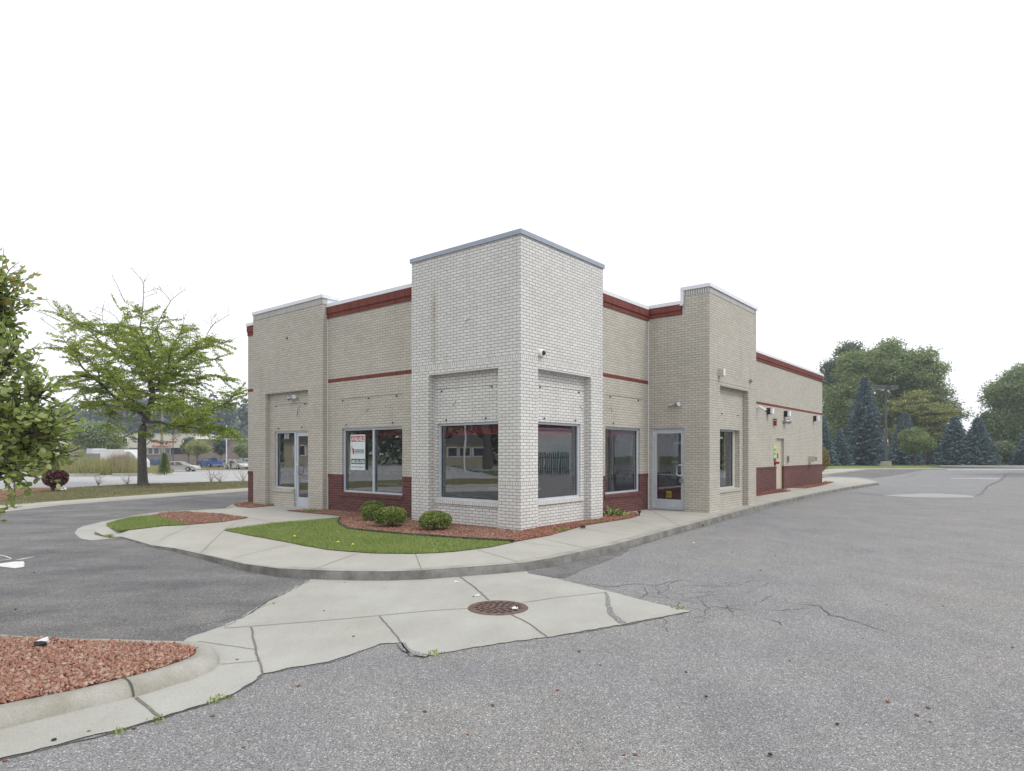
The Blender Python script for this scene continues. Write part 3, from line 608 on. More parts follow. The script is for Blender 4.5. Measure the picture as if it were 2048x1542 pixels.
sheet('mulch_ring', jag(pxl([(-60, 1006), (0, 1004), (60, 985.5), (110, 981.5), (137, 978.5), (120, 976), (60, 976), (0, 979), (-60, 985)], .13), .3, .03), .15, M['soil_red'], kind='structure')
# concrete lot and street of the pharmacy, following the fall of the land
def terr(name, poly, mat, dz, step=3.0):
    p = np.array([(q[0], q[1]) for q in poly]); lo, hi = p.min(0), p.max(0)
    mb = MB(); xs = np.arange(lo[0], hi[0]+step, step); ys = np.arange(lo[1], hi[1]+step, step)
    for j in range(len(ys)-1):
        for i in range(len(xs)-1):
            c = np.array([[xs[i]+step/2, ys[j]+step/2]])
            if inpoly(c, poly)[0]:
                mb.poly([(x, y, TZ(x, y)+dz) for x, y in ((xs[i], ys[j]), (xs[i+1], ys[j]), (xs[i+1], ys[j+1]), (xs[i], ys[j+1]))])
    return mb.build(name, mat, kind='structure')
terr('pharmacy_lot', [(-120, 8), (-14.5, 8), (-14.5, 34), (-10, 60), (-8, 127), (-120, 127)], M['farconcrete'], .01, 1.0)
# litter: stones, paper, leaves on the pavement
random.seed(21)
def pebble(c, s, mat, lab, cat='stone', grp=None, flat=.6):
    bm = bmesh.new(); bmesh.ops.create_icosphere(bm, subdivisions=1, radius=s/2)
    for v in bm.verts: v.co *= random.uniform(.75, 1.25); v.co.z *= flat
    me = bpy.data.meshes.new('loose_stone'); bm.to_mesh(me); bm.free(); me.materials.append(mat)
    o = bpy.data.objects.new('loose_stone', me); COL.objects.link(o); o.location = (c.x, c.y, c.z+s*flat*.35); return tag(o, lab, cat, grp)
reds = [(1511.8+0,1210),(1726,1278),(1834,1432),(1248,1511),(1158,1304),(1372,1345),(1201,1331),(426,1433),(487,1496),(597,1373),(474,1321),(214,1420),(234,1417),(178,1465),(268,1458),(1100,1135),(1320,1126),(1521,1142),(1550,1112),(1452,1166),(1464,1105),(1886,1213),(1942,1220),(1773,1210),(677,1166),(689.7,1166),(771,1175),(1775,1405),(1857,1417),(985,1412),(1115,1382),(1700,1000),(547,1208),(707,1274),(1271,1511),(1860,1445),(10,1523),(205,1462),(850,1424),(935,1470)]
for i, (x, y) in enumerate(reds):
    pebble(G(x, y, .004 if x < 1000 and y < 1290 else 0.0), random.uniform(.018, .034), M['loose_red'] if i % 3 == 0 else M['rust'], 'small loose red stone lying on the pavement', grp='red stones scattered on the pavement')
darks = [(31, 1219), (68, 1146), (648, 1222), (947, 1194), (1579, 1322), (1413, 1394), (1540, 1510), (2025, 1295), (108, 1481), (1674, 1449)]
for i, (x, y) in enumerate(darks):
    pebble(G(x, y, .008), random.uniform(.018, .034), M['black'], 'tiny dark clod lying on the pavement', grp='dark clods scattered on the pavement')
# ---------------------------------------------------------------- building
BR = empty('restaurant_building', (O.x, O.y, 0), 0, label='vacant white and beige brick restaurant with square corner tower and red bands', cat='building')
def T(ax, plane, a, d, z): return W(a, plane+d, z) if ax == 'v' else W(plane+d, a, z)
def uof(x, v):
    r = Vector(((x-CX)/F, 1)); t = (v+O.dot(dR))/r.dot(dR); return (r*t-O).dot(dL), t
def vof(x, u):
    r = Vector(((x-CX)/F, 1)); t = (u+O.dot(dL))/r.dot(dL); return (r*t-O).dot(dR), t
def onw(ax, plane, x, y):
    a, t = (uof if ax == 'v' else vof)(x, plane); return a, H-(y-HY)/F*t
class Walls:
    def __init__(s): s.d = {}
    g = 0
    def mb(s, k): return s.d.setdefault((s.g, k), MB())
    def wall(s, ax, plane, th, a0, a1, bands, holes=(), ends=(False, False), top=False):
        """bands: list of (z0,z1,key,vz0,proud)"""
        for z0, z1, key, vz, pr in bands:
            m = s.mb(key); f = -pr
            As = sorted({a0, a1}|{min(max(h[i], a0), a1) for h in holes for i in (0, 1)})
            Zs = sorted({z0, z1}|{min(max(h[i], z0), z1) for h in holes for i in (2, 3)})
            def solid(a, z): return not any(h[0] < a < h[1] and h[2] < z < h[3] for h in holes)
            for i in range(len(As)-1):
                for j in range(len(Zs)-1):
                    x0, x1, y0, y1 = As[i], As[i+1], Zs[j], Zs[j+1]
                    if x1-x0 < 1e-5 or y1-y0 < 1e-5 or not solid((x0+x1)/2, (y0+y1)/2): continue
                    uv = [(x0, y0-vz), (x1, y0-vz), (x1, y1-vz), (x0, y1-vz)]
                    for d in (f, th): m.poly([T(ax, plane, q[0], d, q[1]) for q in ((x0, y0), (x1, y0), (x1, y1), (x0, y1))], 0, uv)
                    def side(pa, pb, za, zb, horiz):
                        if horiz: m.poly([T(ax, plane, pa, f, za), T(ax, plane, pb, f, za), T(ax, plane, pb, th, za), T(ax, plane, pa, th, za)], 0, [(pa, f+.03), (pb, f+.03), (pb, th+.03), (pa, th+.03)])
                        else: m.poly([T(ax, plane, pa, f, za), T(ax, plane, pa, th, za), T(ax, plane, pa, th, zb), T(ax, plane, pa, f, zb)], 0, [(pa+f, za-vz), (pa+th, za-vz), (pa+th, zb-vz), (pa+f, zb-vz)])
                    e = 1e-4
                    if (x0 > a0+e and not solid(x0-e, (y0+y1)/2)) or (x0 <= a0+e and ends[0]): side(x0, x0, y0, y1, False)
                    if (x1 < a1-e and not solid(x1+e, (y0+y1)/2)) or (x1 >= a1-e and ends[1]): side(x1, x1, y0, y1, False)
                    if (y0 > z0+e and not solid((x0+x1)/2, y0-e)) or (y0 <= z0+e and (pr > 0 or any(abs(h[3]-y0) < e and h[0] < (x0+x1)/2 < h[1] for h in holes))): side(x0, x1, y0, y0, True)
                    if (y1 < z1-e and not solid((x0+x1)/2, y1+e)) or (y1 >= z1-e and (pr > 0 or top or any(abs(h[2]-y1) < e and h[0] < (x0+x1)/2 < h[1] for h in holes))): side(x0, x1, y1, y1, True)
CRS = .0677
L1, L2, S1, S2 = 1.065, 1.155, 3.72, 3.81
WL = Walls()
towerB = lambda top: [(0, L1, 'white_brick', L1, 0), (L1, L2, 'white_rowlock', L1, .002), (L2, S1, 'white_brick', L2, 0), (S1, S2, 'white_rowlock', S1, .002), (S2, top, 'white_brick', S2, 0)]
OPL = (.603, 2.729, -1, 3.56); OPR = (.603, 2.717, -1, 3.56)
WL.wall('v', 0, .184, 0, 3.32, towerB(6.28), [OPL], (False, True))
WL.wall('u', 0, .184, 0, 3.27, towerB(6.28), [OPR], (False, True))
WL.wall('u', 3.136, .184, .184, .62, towerB(5.0)); WL.wall('u', 3.136, .184, .184, 3.27, [(5.0, 6.28, 'white_brick', S2, 0)])
WL.wall('v', 3.086, .184, .184, .62, towerB(5.0)); WL.wall('v', 3.086, .184, .184, 3.136, [(5.0, 6.28, 'white_brick', S2, 0)])
# recessed panels of the tower with the window openings
W1 = (.70, 2.625, .665, 2.437); W2 = (.70, 2.548, .690, 2.442)
rec = [(0, 3.62, 'white_brick', L1, 0)]
WL.wall('v', .184, .16, .45, 2.90, rec, [W1]); WL.wall('u', .184, .16, .45, 2.90, rec, [W2])
# wings
WL.g = 1
def wingB(stripe=S1, cor=5.54, cop=5.85, wains=True):
    b = []
    if wains: b += [(0, L1, 'dark_red_brick', L1, .0), (L1, L2, 'dark_red_rowlock', L1, .012), (L2, stripe, 'beige_brick', L2, 0)]
    else: b += [(0, stripe, 'beige_brick', L2, 0)]
    b += [(stripe, stripe+.10, 'red_rowlock', stripe, .004), (stripe+.10, cor, 'beige_brick', stripe+.10, 0), (cor, cor+.12, 'red_rowlock', cor, .025), (cor+.12, cop, 'red_soldier', cor+.12, .05)]
    return b
W3 = (4.111, 6.602, .665, 2.42); WP = (7.20, 11.05, -1, 3.6)
WL.wall('v', .4, .28, 3.2, 7.26, wingB(), [W3])
WL.g = 6; WL.wall('v', .4, .28, 10.987, 11.62, wingB(), [], (False, True)); WL.g = 1
WL.wall('v', .4, .28, 7.26, 10.987, [(3.5, 5.85, 'beige_brick', 0, 0)])
WL.g = 2
W4 = (4.05, 5.951, .655, 2.432)
WL.wall('u', .4, .28, 3.15, 6.442, wingB(), [W4])
# left pavilion
WL.g = 3
pav = lambda top, cop, s=S1: [(0, L1, 'beige_brick', L1, 0), (L1, L2, 'beige_rowlock', L1, .002), (L2, s, 'beige_brick', L2, 0), (s, s+.09, 'beige_rowlock', s, .002), (s+.09, top, 'beige_brick', s+.09, 0), (top, cop, 'pale_soldier', top, .004)]
OPP = (7.971, 10.263, -1, 3.565)
WL.wall('v', .228, .144, 7.26, 10.987, pav(5.925, 6.10), [OPP])
def ret(ax, plane, a0, a1, bands, flip):   # thin return wall seen on a pavilion side
    WL.wall(ax, plane, .15*flip, a0, a1, bands, [], (True, True))
WL.wall('u', 7.26, .15, .228, .4, pav(5.925, 6.10)); WL.wall('u', 7.26, .15, .4, .718, [(5.6, 6.10, 'coping_white', 0, 0)], [], (False, True))
WL.wall('u', 10.837, .15, .228, .42, pav(5.925, 6.10)); WL.wall('v', .60, .118, 7.41, 10.837, [(5.6, 6.10, 'coping_white', 0, 0)])
W5 = (8.915, 9.985, .66, 2.402); D1 = (7.99, 8.915, .13, 2.402)
WL.wall('v', .372, .16, 7.6, 10.6, [(0, 3.62, 'beige_brick', L1, 0)], [(D1[0], W5[1], W5[2], W5[3]), (D1[0], D1[1], .0, 1.0)])
# right pavilion
WL.g = 4
u2, ur, v3 = -1.42, -1.253, 6.442
D2 = (-.70, .305, .13, 2.457)
hb = pav(6.095, 6.25, 3.74)
lowhb = [(0, L1, 'beige_brick', L1, 0), (L1, L2, 'beige_rowlock', L1, .002), (L2, 3.74, 'beige_brick', L2, 0), (3.74, 3.83, 'beige_rowlock', 3.74, .002), (3.83, 5.60, 'beige_brick', 3.83, 0), (5.60, 5.72, 'red_rowlock', 5.60, .025), (5.72, 5.88, 'red_soldier', 5.72, .05)]
WL.wall('v', v3, .28, u2, -.638, hb, [D2]); WL.wall('v', v3, .28, -.638, .4, lowhb, [D2])
WL.wall('u', -.638, .1, v3+.28, v3+3.74, [(5.5, 6.25, 'coping_white', 0, 0)])
OPV = (7.185, 9.489, -1, 3.637)
WL.wall('u', u2, .167, v3, 10.2, hb, [OPV], (False, True))
WL.wall('v', 10.05, .15, u2+.167, .45, hb)
W6 = (7.36, 9.20, .685, 2.436)
WL.wall('u', ur, .25, 7.0, 9.7, [(0, 3.7, 'beige_brick', L1, 0)], [W6])
# long rear wall and hidden sides
WL.g = 5
u3 = .45
D3 = (18.45, 19.55, .13, 2.38)
WL.wall('u', u3, .28, 10.2, 26.2, wingB(3.72, 5.46, 5.78), [D3], (False, True))
WL.g = 7; WL.wall('u', 11.34, .28, .68, 26.2, wingB(), [], (False, False)); WL.wall('v', 25.92, .28, u3+.28, 11.34, wingB())
names = {'white_brick': 'tower_wall', 'white_rowlock': 'tower_rowlock_band', 'beige_brick': 'beige_wall', 'beige_rowlock': 'beige_rowlock_band', 'dark_red_brick': 'wainscot', 'dark_red_rowlock': 'wainscot_cap', 'red_rowlock': 'red_band', 'red_soldier': 'cornice', 'pale_soldier': 'soldier_course', 'coping_white': 'parapet_lining'}
for (g_, k_), m_ in WL.d.items(): m_.build(names[k_], M[k_], BR)
# copings
def cope(name, segs, mat, h=.1, parent=BR):
    mb = MB()
    for (ua, va, ub, vb, z) in segs:
        P = [W(ua, va, z), W(ub, va, z), W(ub, vb, z), W(ua, vb, z)]; Q = [p+Vector((0, 0, h)) for p in P]
        # inward slope on top, small drip lip
        mb.add(P+Q, [(0, 1, 2, 3), (4, 5, 6, 7), (0, 1, 5, 4), (1, 2, 6, 5), (2, 3, 7, 6), (3, 0, 4, 7)])
    return mb.build(name, mat, parent)
cope('tower_coping', [(-.035, -.035, 3.355, .25, 6.281), (-.035, .25, .25, 3.305, 6.281), (3.07, .25, 3.355, 3.305, 6.281), (.25, 3.02, 3.07, 3.305, 6.281)], M['coping_grey'], .1)
mbx = cope('roof_coping', [(3.325, .34, 7.255, .72, 5.851), (10.99, .34, 11.66, .72, 5.851), (.34, 3.275, .72, 6.38, 5.851),
    (7.22, .19, 11.02, .50, 6.101), (7.22, .50, 7.46, .755, 6.101), (10.78, .50, 11.02, .755, 6.101),
    (-.60, 6.38, .72, 6.76, 5.881), (-1.46, 6.40, -.60, 6.75, 6.251), (-1.46, 6.75, -1.20, 10.25, 6.251), (-.80, 6.75, -.50, 10.25, 6.251), (-.665, 6.385, -.59, 6.75, 5.84),
    (.39, 10.26, .76, 26.26, 5.781), (11.3, .72, 11.66, 26.26, 5.851), (.76, 25.9, 11.3, 26.26, 5.79)], M['coping_white'], .095)
mb = MB(); mb.box((-.69, 6.40, 5.86), (-.60, 6.436, 6.26), tf=lambda a, b, c: W(a, b, c)); mb.build('parapet_trim', M['coping_white'], BR)
mb = MB()
for ua, va, ub, vb, z in ((.1, .1, 3.2, 3.2, 5.9), (.68, .68, 11.3, 25.9, 5.2), (-1.2, 6.7, .6, 10.1, 5.7), (7.3, .4, 10.9, .65, 5.7)):
    mb.poly([W(ua, va, z), W(ub, va, z), W(ub, vb, z), W(ua, vb, z)])
mb.build('roof', M['roof'], BR)
# pale sealant joints in the corners
mb = MB()
mb.tube([W(7.25, .39, .14), W(7.25, .39, 5.5)], .012, 4); mb.build('corner_trim', M['white'], BR); mb = MB(); mb.tube([W(.39, 6.432, .14), W(.39, 6.432, 5.9)], .012, 4)
mb.build('corner_trim', M['white'], BR)
# windows
def window(ax, plane, a0, a1, z0, z1, inset, sillmat, mull=(), fw=.055, sill=None, glass='glass'):
    mb = MB(); tf = lambda a, d, z: T(ax, plane, a, d, z)
    d0, d1 = inset, inset+.09
    mb.box((a0, d0, z0), (a0+fw, d1, z1), tf=tf); mb.box((a1-fw, d0, z0), (a1, d1, z1), tf=tf)
    mb.box((a0+fw, d0, z0), (a1-fw, d1, z0+fw), tf=tf); mb.box((a0+fw, d0, z1-fw), (a1-fw, d1, z1), tf=tf)
    for m in mull: mb.box((m-fw*.55, d0-.006, z0+fw), (m+fw*.55, d1-.004, z1-fw), tf=tf)
    o = mb.build('window', M['alu'], BR)
    mb = MB(); dd = inset+.05
    mb.poly([tf(a0+fw*.9, dd, z0+fw*.9), tf(a1-fw*.9, dd, z0+fw*.9), tf(a1-fw*.9, dd, z1-fw*.9), tf(a0+fw*.9, dd, z1-fw*.9)]); mb.build('pane', M[glass], o)
    # dark gaskets
    mb = MB(); g = .012; e = [a0+fw]+[x for m in mull for x in (m-fw*.55, m+fw*.55)]+[a1-fw]
    for i in range(0, len(e), 2):
        for s in ((e[i], e[i]+g, z0+fw, z1-fw), (e[i+1]-g, e[i+1], z0+fw, z1-fw), (e[i]+g, e[i+1]-g, z0+fw, z0+fw+g), (e[i]+g, e[i+1]-g, z1-fw-g, z1-fw)):
            mb.box((s[0], inset+.035, s[2]), (s[1], inset+.047, s[3]), tf=tf)
    mb.build('gasket', M['black'], o)
    if sill:
        mb = MB(); s0, s1, sz0, sz1, pr = sill
        def f(pts, uv): mb.poly([tf(*p) for p in pts], 0, uv)
        f([(s0, -pr, sz0), (s1, -pr, sz0), (s1, -pr, sz1), (s0, -pr, sz1)], [(s0, 0), (s1, 0), (s1, sz1-sz0), (s0, sz1-sz0)])
        f([(s0, -pr, sz1), (s1, -pr, sz1), (s1, inset+.0, sz1+.012), (s0, inset+.0, sz1+.012)], [(s0, .01), (s1, .01), (s1, .08), (s0, .08)])
        f([(s0, -pr, sz0), (s1, -pr, sz0), (s1, 0, sz0), (s0, 0, sz0)], [(s0, .01), (s1, .01), (s1, .03), (s0, .03)])
        for s in (s0, s1): f([(s, -pr, sz0), (s, 0, sz0), (s, 0, sz1), (s, -pr, sz1)], [(0, 0), (.04, 0), (.04, .09), (0, .09)])
        mb.build('sill', M[sillmat], o)
    return o
window('v', .184, *W1, .045, 'white_rowlock', sill=(.61, 2.70, .575, .664, .035))
window('u', .184, *W2, .045, 'white_rowlock', sill=(.61, 2.66, .60, .689, .035))
window('v', .4, *W3, .06, 'dark_red_rowlock', (5.315,), .06, (4.08, 6.64, .57, .664, .03))
window('u', .4, *W4, .06, 'dark_red_rowlock', (), .06, (4.0, 6.06, .56, .654, .03))
window('v', .372, W5[0], W5[1]-.0, W5[2], W5[3], .05, 'beige_rowlock', sill=(8.93, 10.03, .565, .659, .03))
window('u', ur, W6[0], 9.10, W6[2], W6[3], .14, 'beige_rowlock', sill=(7.3, 9.28, .595, .684, .03))
mb = MB(); mb.box((9.10, .14, .685), (9.20, .2, 2.436), tf=lambda a, d, z: T('u', ur, a, d, z)); mb.build('window_jamb', M['in_cream'], BR)
def glassdoor(ax, plane, a0, a1, z0, z1, inset, hinge_low, side):
    tf = lambda a, d, z: T(ax, plane, a, d, z); fr = .05
    mb = MB(); d0, d1 = inset, inset+.10
    mb.box((a0, d0, z0), (a0+fr, d1, z1), tf=tf); mb.box((a1-fr, d0, z0), (a1, d1, z1), tf=tf); mb.box((a0+fr, d0, z1-fr), (a1-fr, d1, z1), tf=tf); mb.box((a0+fr, d0+.002, z0), (a1-fr, d1, z0+.02), tf=tf)
    o = mb.build('door_frame', M['alu'], BR)
    mb = MB(); b0, b1, y0, y1 = a0+fr+.005, a1-fr-.005, z0+.025, z1-fr-.006; st = .075; e0 = inset+.015; e1 = inset+.06
    mb.box((b0, e0, y0), (b0+st, e1, y1), tf=tf); mb.box((b1-st, e0, y0), (b1, e1, y1), tf=tf)
    mb.box((b0+st, e0, y0), (b1-st, e1, y0+.28), tf=tf); mb.box((b0+st, e0, y1-.10), (b1-st, e1, y1), tf=tf)
    leaf = mb.build('door', M['alu'], BR)
    mb = MB(); mb.poly([tf(b0+st, e0+.02, y0+.28), tf(b1-st, e0+.02, y0+.28), tf(b1-st, e0+.02, y1-.10), tf(b0+st, e0+.02, y1-.10)]); mb.build('pane', M['glass'], leaf)
    mb = MB(); ah = (b0+st*.5 if side < 0 else b1-st*.5); ah2 = ah+(.07 if side < 0 else -.07)
    za = z0+.98
    mb.tube([tf(ah, e0, za+.30), tf(ah, e0-.05, za+.30), tf(ah2, e0-.075, za+.30), tf(ah2+(.06 if side < 0 else -.06), e0-.075, za+.27), tf(ah2+(.06 if side < 0 else -.06), e0-.075, za+.03), tf(ah2, e0-.075, za), tf(ah, e0-.05, za), tf(ah, e0, za)], .014, 8)
    mb.build('handle', M['alu_white'], leaf, smooth=True)
    mb = MB(); mb.tube([tf(b0+st*.3, e1+.06, z0+1.0), tf(b1-st*.3, e1+.06, z0+1.0)], .02, 6); mb.build('push_bar', M['alu'], leaf)
    mb = MB()
    for z in (y0+.06, y1-.09):
        a = b1+.004 if side < 0 else b0-.004; mb.tube([tf(a, e0-.006, z-.05), tf(a, e0-.006, z+.05)], .013, 6)
    mb.build('hinge', M['white'], leaf); return leaf
d1 = glassdoor('v', .372, *D1[:2], .13, 2.402, .045, True, 1)
d2 = glassdoor('v', v3, *D2[:2], .13, 2.457, .06, True, -1)
# hanging key box on the right door handle
mb = MB(); tf = lambda a, d, z: T('v', v3, a, d, z); mb.box((-.64, -.04, .92), (-.57, .0, 1.03), tf=tf); mb.box((-.625, -.045, .94), (-.585, -.038, .99), tf=tf); mb.tube([tf(-.63, -.02, 1.03), tf(-.63, -.02, 1.09), tf(-.58, -.02, 1.09), tf(-.58, -.02, 1.03)], .006, 6)
tag(mb.build('key_box', M['steel']), 'small grey key box hanging under the handle of the pavilion glass door', 'key box')
# beige service door
mb = MB(); tf = lambda a, d, z: T('u', u3, a, d, z)
mb.box((18.45, .10, .13), (18.50, .2, 2.38), tf=tf); mb.box((19.50, .10, .13), (19.55, .2, 2.38), tf=tf); mb.box((18.50, .10, 2.28), (19.50, .2, 2.38), tf=tf)
mb.build('door_frame', M['door_beige'], BR)
mb = MB(); mb.box((18.503, .115, .15), (19.497, .16, 2.277), tf=tf); sd = mb.build('door', M['door_beige'], BR)
mb = MB(); mb.box((18.93, .108, 1.50), (19.08, .118, 1.72), tf=tf); mb.build('peep_window', M['darkgrey'], sd)
mb = MB(); mb.box((18.93, .106, 1.40), (19.09, .114, 1.48), tf=tf); mb.box((18.58, .09, 1.1), (18.63, .115, 1.3), tf=tf); mb.build('latch_plate', M['alu_white'], sd)
# old sign anchors
mb = MB()
def bolt(ax, plane, x, y, r=.022):
    a, z = onw(ax, plane, x, y); mb.tube([T(ax, plane, a, .0, z), T(ax, plane, a, -.035, z-.006)], [r, r*.7], 6)
for x, y in ((884, 782.5), (984, 773), (893, 840), (972, 836)): bolt('v', .184, x, y)
for x, y in ((1079.5, 774), (1157, 784.5), (1088, 836.5), (1150, 840.5)): bolt('u', .184, x, y)
for x, y in ((686, 801.5), (738, 796.5), (794, 791.5), (693, 849.5), (786, 845)): bolt('v', .4, x, y)
for x, y in ((1219.5, 793.5), (1276, 800.5), (1226, 846)): bolt('u', .4, x, y)
for x, y in ((553, 813), (611, 807.5), (558, 857), (604, 854.5)): bolt('v', .372, x, y)
for x, y in ((1443, 827), (1474, 831)): bolt('u', ur, x, y)
mb.box((-.05, 0, -.05), (.05, 0, .05)) if False else None
mb.build('bolt', M['darkgrey'], BR, kind='stuff')
mb = MB()
def hole(ax, plane, x, y, r=.012):
    a, z = onw(ax, plane, x, y); mb.tube([T(ax, plane, a, .02, z), T(ax, plane, a, -.003, z)], r, 6)
for x, y in ((953.7, 525), (892.5, 540.6), (892.5, 626.8), (954, 614.5), (893, 713), (954.4, 704.5)): hole('v', 0, x, y, .014)
for x, y in ((565.5, 654), (577.8, 654.5), (565.5, 700), (577.5, 701)): hole('v', .228, x, y, .014)
hole('v', .228, 574.2, 676.6, .045)
mb.build('anchor_hole', M['pit'], BR, kind='stuff')
# faint conduit ledges left from the signs
mb = MB()
def rail(ax, plane, x0, y0, x1, y1, r=.007):
    a, z = onw(ax, plane, x0, y0); b, z2 = onw(ax, plane, x1, y1); mb.tube([T(ax, plane, a, -.004, z), T(ax, plane, b, -.004, z2)], r, 4)
rail('v', .184, 871, 778.8, 997, 769); rail('u', .184, 1076, 770.5, 1168, 782); rail('v', .4, 678, 798.5, 806, 787.5); rail('u', .4, 1211, 789, 1284, 798); rail('v', .372, 545, 810, 617, 805.5)
mb.build('sign_rail', M['curb'], BR)
mb = MB()
def wire(ax, plane, pts):
    q = [T(ax, plane, onw(ax, plane, x, y)[0], -.02, onw(ax, plane, x, y)[1]) for x, y in pts]; mb.tube(q, .006, 4)
wire('v', .184, [(913, 802), (911, 806), (907, 812)]); wire('u', .184, [(1158, 812), (1161, 816), (1164, 820)]); wire('v', .372, [(601, 811), (597, 820), (594.5, 833)]); wire('v', .4, [(740, 818), (736, 819), (733, 823)]); wire('u', .4, [(1220, 815), (1222, 819), (1224, 824)])
mb.build('loose_wire', M['darkgrey'], BR)
# ---------------------------------------------------------------- interior
mb = MB(); FL = .12
mb.poly([W(.5, .5, FL+.02), W(11.3, .5, FL+.02), W(11.3, 25.9, FL+.02), W(.5, 25.9, FL+.02)]); mb.poly([W(-1.2, 6.5, FL+.02), W(.7, 6.5, FL+.02), W(.7, 10.05, FL+.02), W(-1.2, 10.05, FL+.02)]); mb.poly([W(.33, .33, FL+.016), W(3.1, .33, FL+.016), W(3.1, 3, FL+.016), W(.3, 3, FL+.016)])
mb.build('interior_floor', M['in_floor'], BR)
mb = MB(); mb.poly([W(.60, .60, 2.72), W(11.3, .60, 2.72), W(11.3, 25.9, 2.72), W(.60, 25.9, 2.72)]); mb.poly([W(-1.0, 6.72, 2.721), W(.7, 6.72, 2.721), W(.7, 10.04, 2.721), W(-1.0, 10.04, 2.721)]); mb.build('interior_ceiling', M['in_ceiling'], BR)
mb = MB(); tf = lambda u, v, z: W(u, v, z)
for (ua, va, ub, vb) in ((.9, 7.2, 11.3, 7.3), (11.2, .7, 11.3, 7.2), (-1.0, 8.6, .9, 8.7), (.9, 7.3, 1.0, 10.0), (6.9, 3.6, 11.2, 3.7)):
    mb.box((ua, va, 1.14), (ub, vb, 2.71), tf=tf)
mb.build('interior_wall', M['in_cream'], BR)
mb = MB()
for (ua, va, ub, vb) in ((.9, 7.2, 11.3, 7.3), (11.2, .7, 11.3, 7.2), (-1.0, 8.6, .9, 8.7), (.9, 7.3, 1.0, 10.0), (6.9, 3.6, 11.2, 3.7)):
    mb.box((ua, va, .15), (ub, vb, 1.0), tf=tf)
mb.build('interior_wainscot', M['in_maroon'], BR)
mbA, mbB = MB(), MB()
for (ua, va, ub, vb) in ((.9, 7.2, 11.3, 7.3), (11.2, .7, 11.3, 7.2), (-1.0, 8.6, .9, 8.7), (6.9, 3.6, 11.2, 3.7)):
    L = max(ub-ua, vb-va); k = int(L/.18)
    for i in range(k):
        t0, t1 = i/k, (i+1)/k; m = mbA if i % 2 else mbB
        if ub-ua > vb-va: m.box((ua+(ub-ua)*t0, va, 1.0), (ua+(ub-ua)*t1, vb, 1.14), tf=tf)
        else: m.box((ua, va+(vb-va)*t0, 1.0), (ub, va+(vb-va)*t1, 1.14), tf=tf)
mbA.build('checker_tiles', M['in_maroon'], BR); mbB.build('checker_tiles', M['sheet'], BR)
mb = MB()   # red valances behind the window heads
for a, b, ax, pl in ((.7, 2.62, 'v', .40), (.7, 2.54, 'u', .40), (4.15, 6.58, 'v', .74), (4.1, 5.9, 'u', .74)):
    mb.box((a, 0, 2.17), (b, .03, 2.70), tf=lambda x, d, z: T(ax, pl, x, d, z))
mb.build('valance', M['red'], BR)
# notices board in the vestibule
mb = MB(); mb.box((-.95, 8.54, 1.25), (-.15, 8.59, 2.15), tf=tf); o = mb.build('notice_board', M['wood_dark']); tag(o, 'dark notice board on the vestibule wall seen through the pavilion door', 'board')
def bench(u, v, w=1.15, lab='', rz=0):
    e = empty('booth_bench', tuple(W(u, v, .14)), math.atan2(dL.y, dL.x)+rz, label=lab, cat='bench', group='black booth benches in the dining room')
    m = MB(); m.box((-w/2, -.25, .30), (w/2, .25, .46)); s = m.build('seat', M['vinyl']); s.parent = e; s.location = (0, 0, 0); m = MB(); m.box((-w/2, .25, .0), (w/2, .36, 1.02)); b = m.build('backrest', M['vinyl']); b.parent = e; b.location = (0, .305, 0)
    s.location = (0, 0, .30); m = MB(); m.box((-w/2+.03, -.2, .0), (w/2-.03, .24, .30)); c = m.build('base', M['wood_dark']); c.parent = e; c.location = (0, .02, 0)
    return e
def dtable(u, v, lab):
    e = empty('dining_table', tuple(W(u, v, .14)), math.atan2(dL.y, dL.x), label=lab, cat='table', group='dining tables behind the windows')
    m = MB(); m.box((-.55, -.38, .71), (.55, .38, .75)); s = m.build('tabletop', M['table']); s.parent = e; s.location = (0, 0, .71)
    m = MB(); m.tube([(0, 0, 0), (0, 0, .03), (0, 0, .031), (0, 0, .71)], [.26, .25, .04, .04], 10); s = m.build('pedestal', M['black']); s.parent = e; s.location = (0, 0, 0)
    return e
dtable(5.9, 1.75, 'light topped dining table behind the wide window beside the hanging poster'); dtable(4.5, 1.75, 'light topped dining table behind the wide window nearest the tower'); dtable(9.2, 1.5, 'dark dining table just inside the left entrance window'); dtable(1.7, 1.9, 'dining table inside the white corner tower')
bench(5.9, 2.35, 1.15, 'black booth bench behind the wide window under the poster'); bench(4.5, 2.35, 1.15, 'black booth bench behind the wide window close to the tower'); bench(8.3, 1.9, 1.1, 'black booth bench inside the left entrance door')
bench(5.9, 1.15, 1.15, 'low black booth bench nearest the wide window glass', math.pi)
# ---------------------------------------------------------------- lettering
def text(name, s, mat, parent, p, right, up, w, h, depth=.004, shear=0.0, bold=.0, **k):
    cu = bpy.data.curves.new(name, 'FONT'); cu.body = s; cu.size = 1; cu.extrude = .0; cu.shear = shear; cu.offset = bold; cu.resolution_u = 3
    ob = bpy.data.objects.new(name, cu); COL.objects.link(ob); dg = bpy.context.evaluated_depsgraph_get(); dg.update()
    me = bpy.data.meshes.new_from_object(ob.evaluated_get(dg)); bpy.data.objects.remove(ob); bpy.data.curves.remove(cu)
    P = np.array([v.co[:] for v in me.vertices]); lo, hi = P.min(0), P.max(0)
    R, U = Vector(right).normalized(), Vector(up).normalized(); N = R.cross(U)
    n = len(me.vertices); fs = [tuple(f.vertices) for f in me.polygons]; bpy.data.meshes.remove(me)
    m = MB(); V = []
    for q in P: V.append(Vector(p)+R*((q[0]-lo[0])/(hi[0]-lo[0])*w)+U*((q[1]-lo[1])/(hi[1]-lo[1])*h)+N*depth)
    m.add(V, fs); return m.build(name, mat, parent, **k)
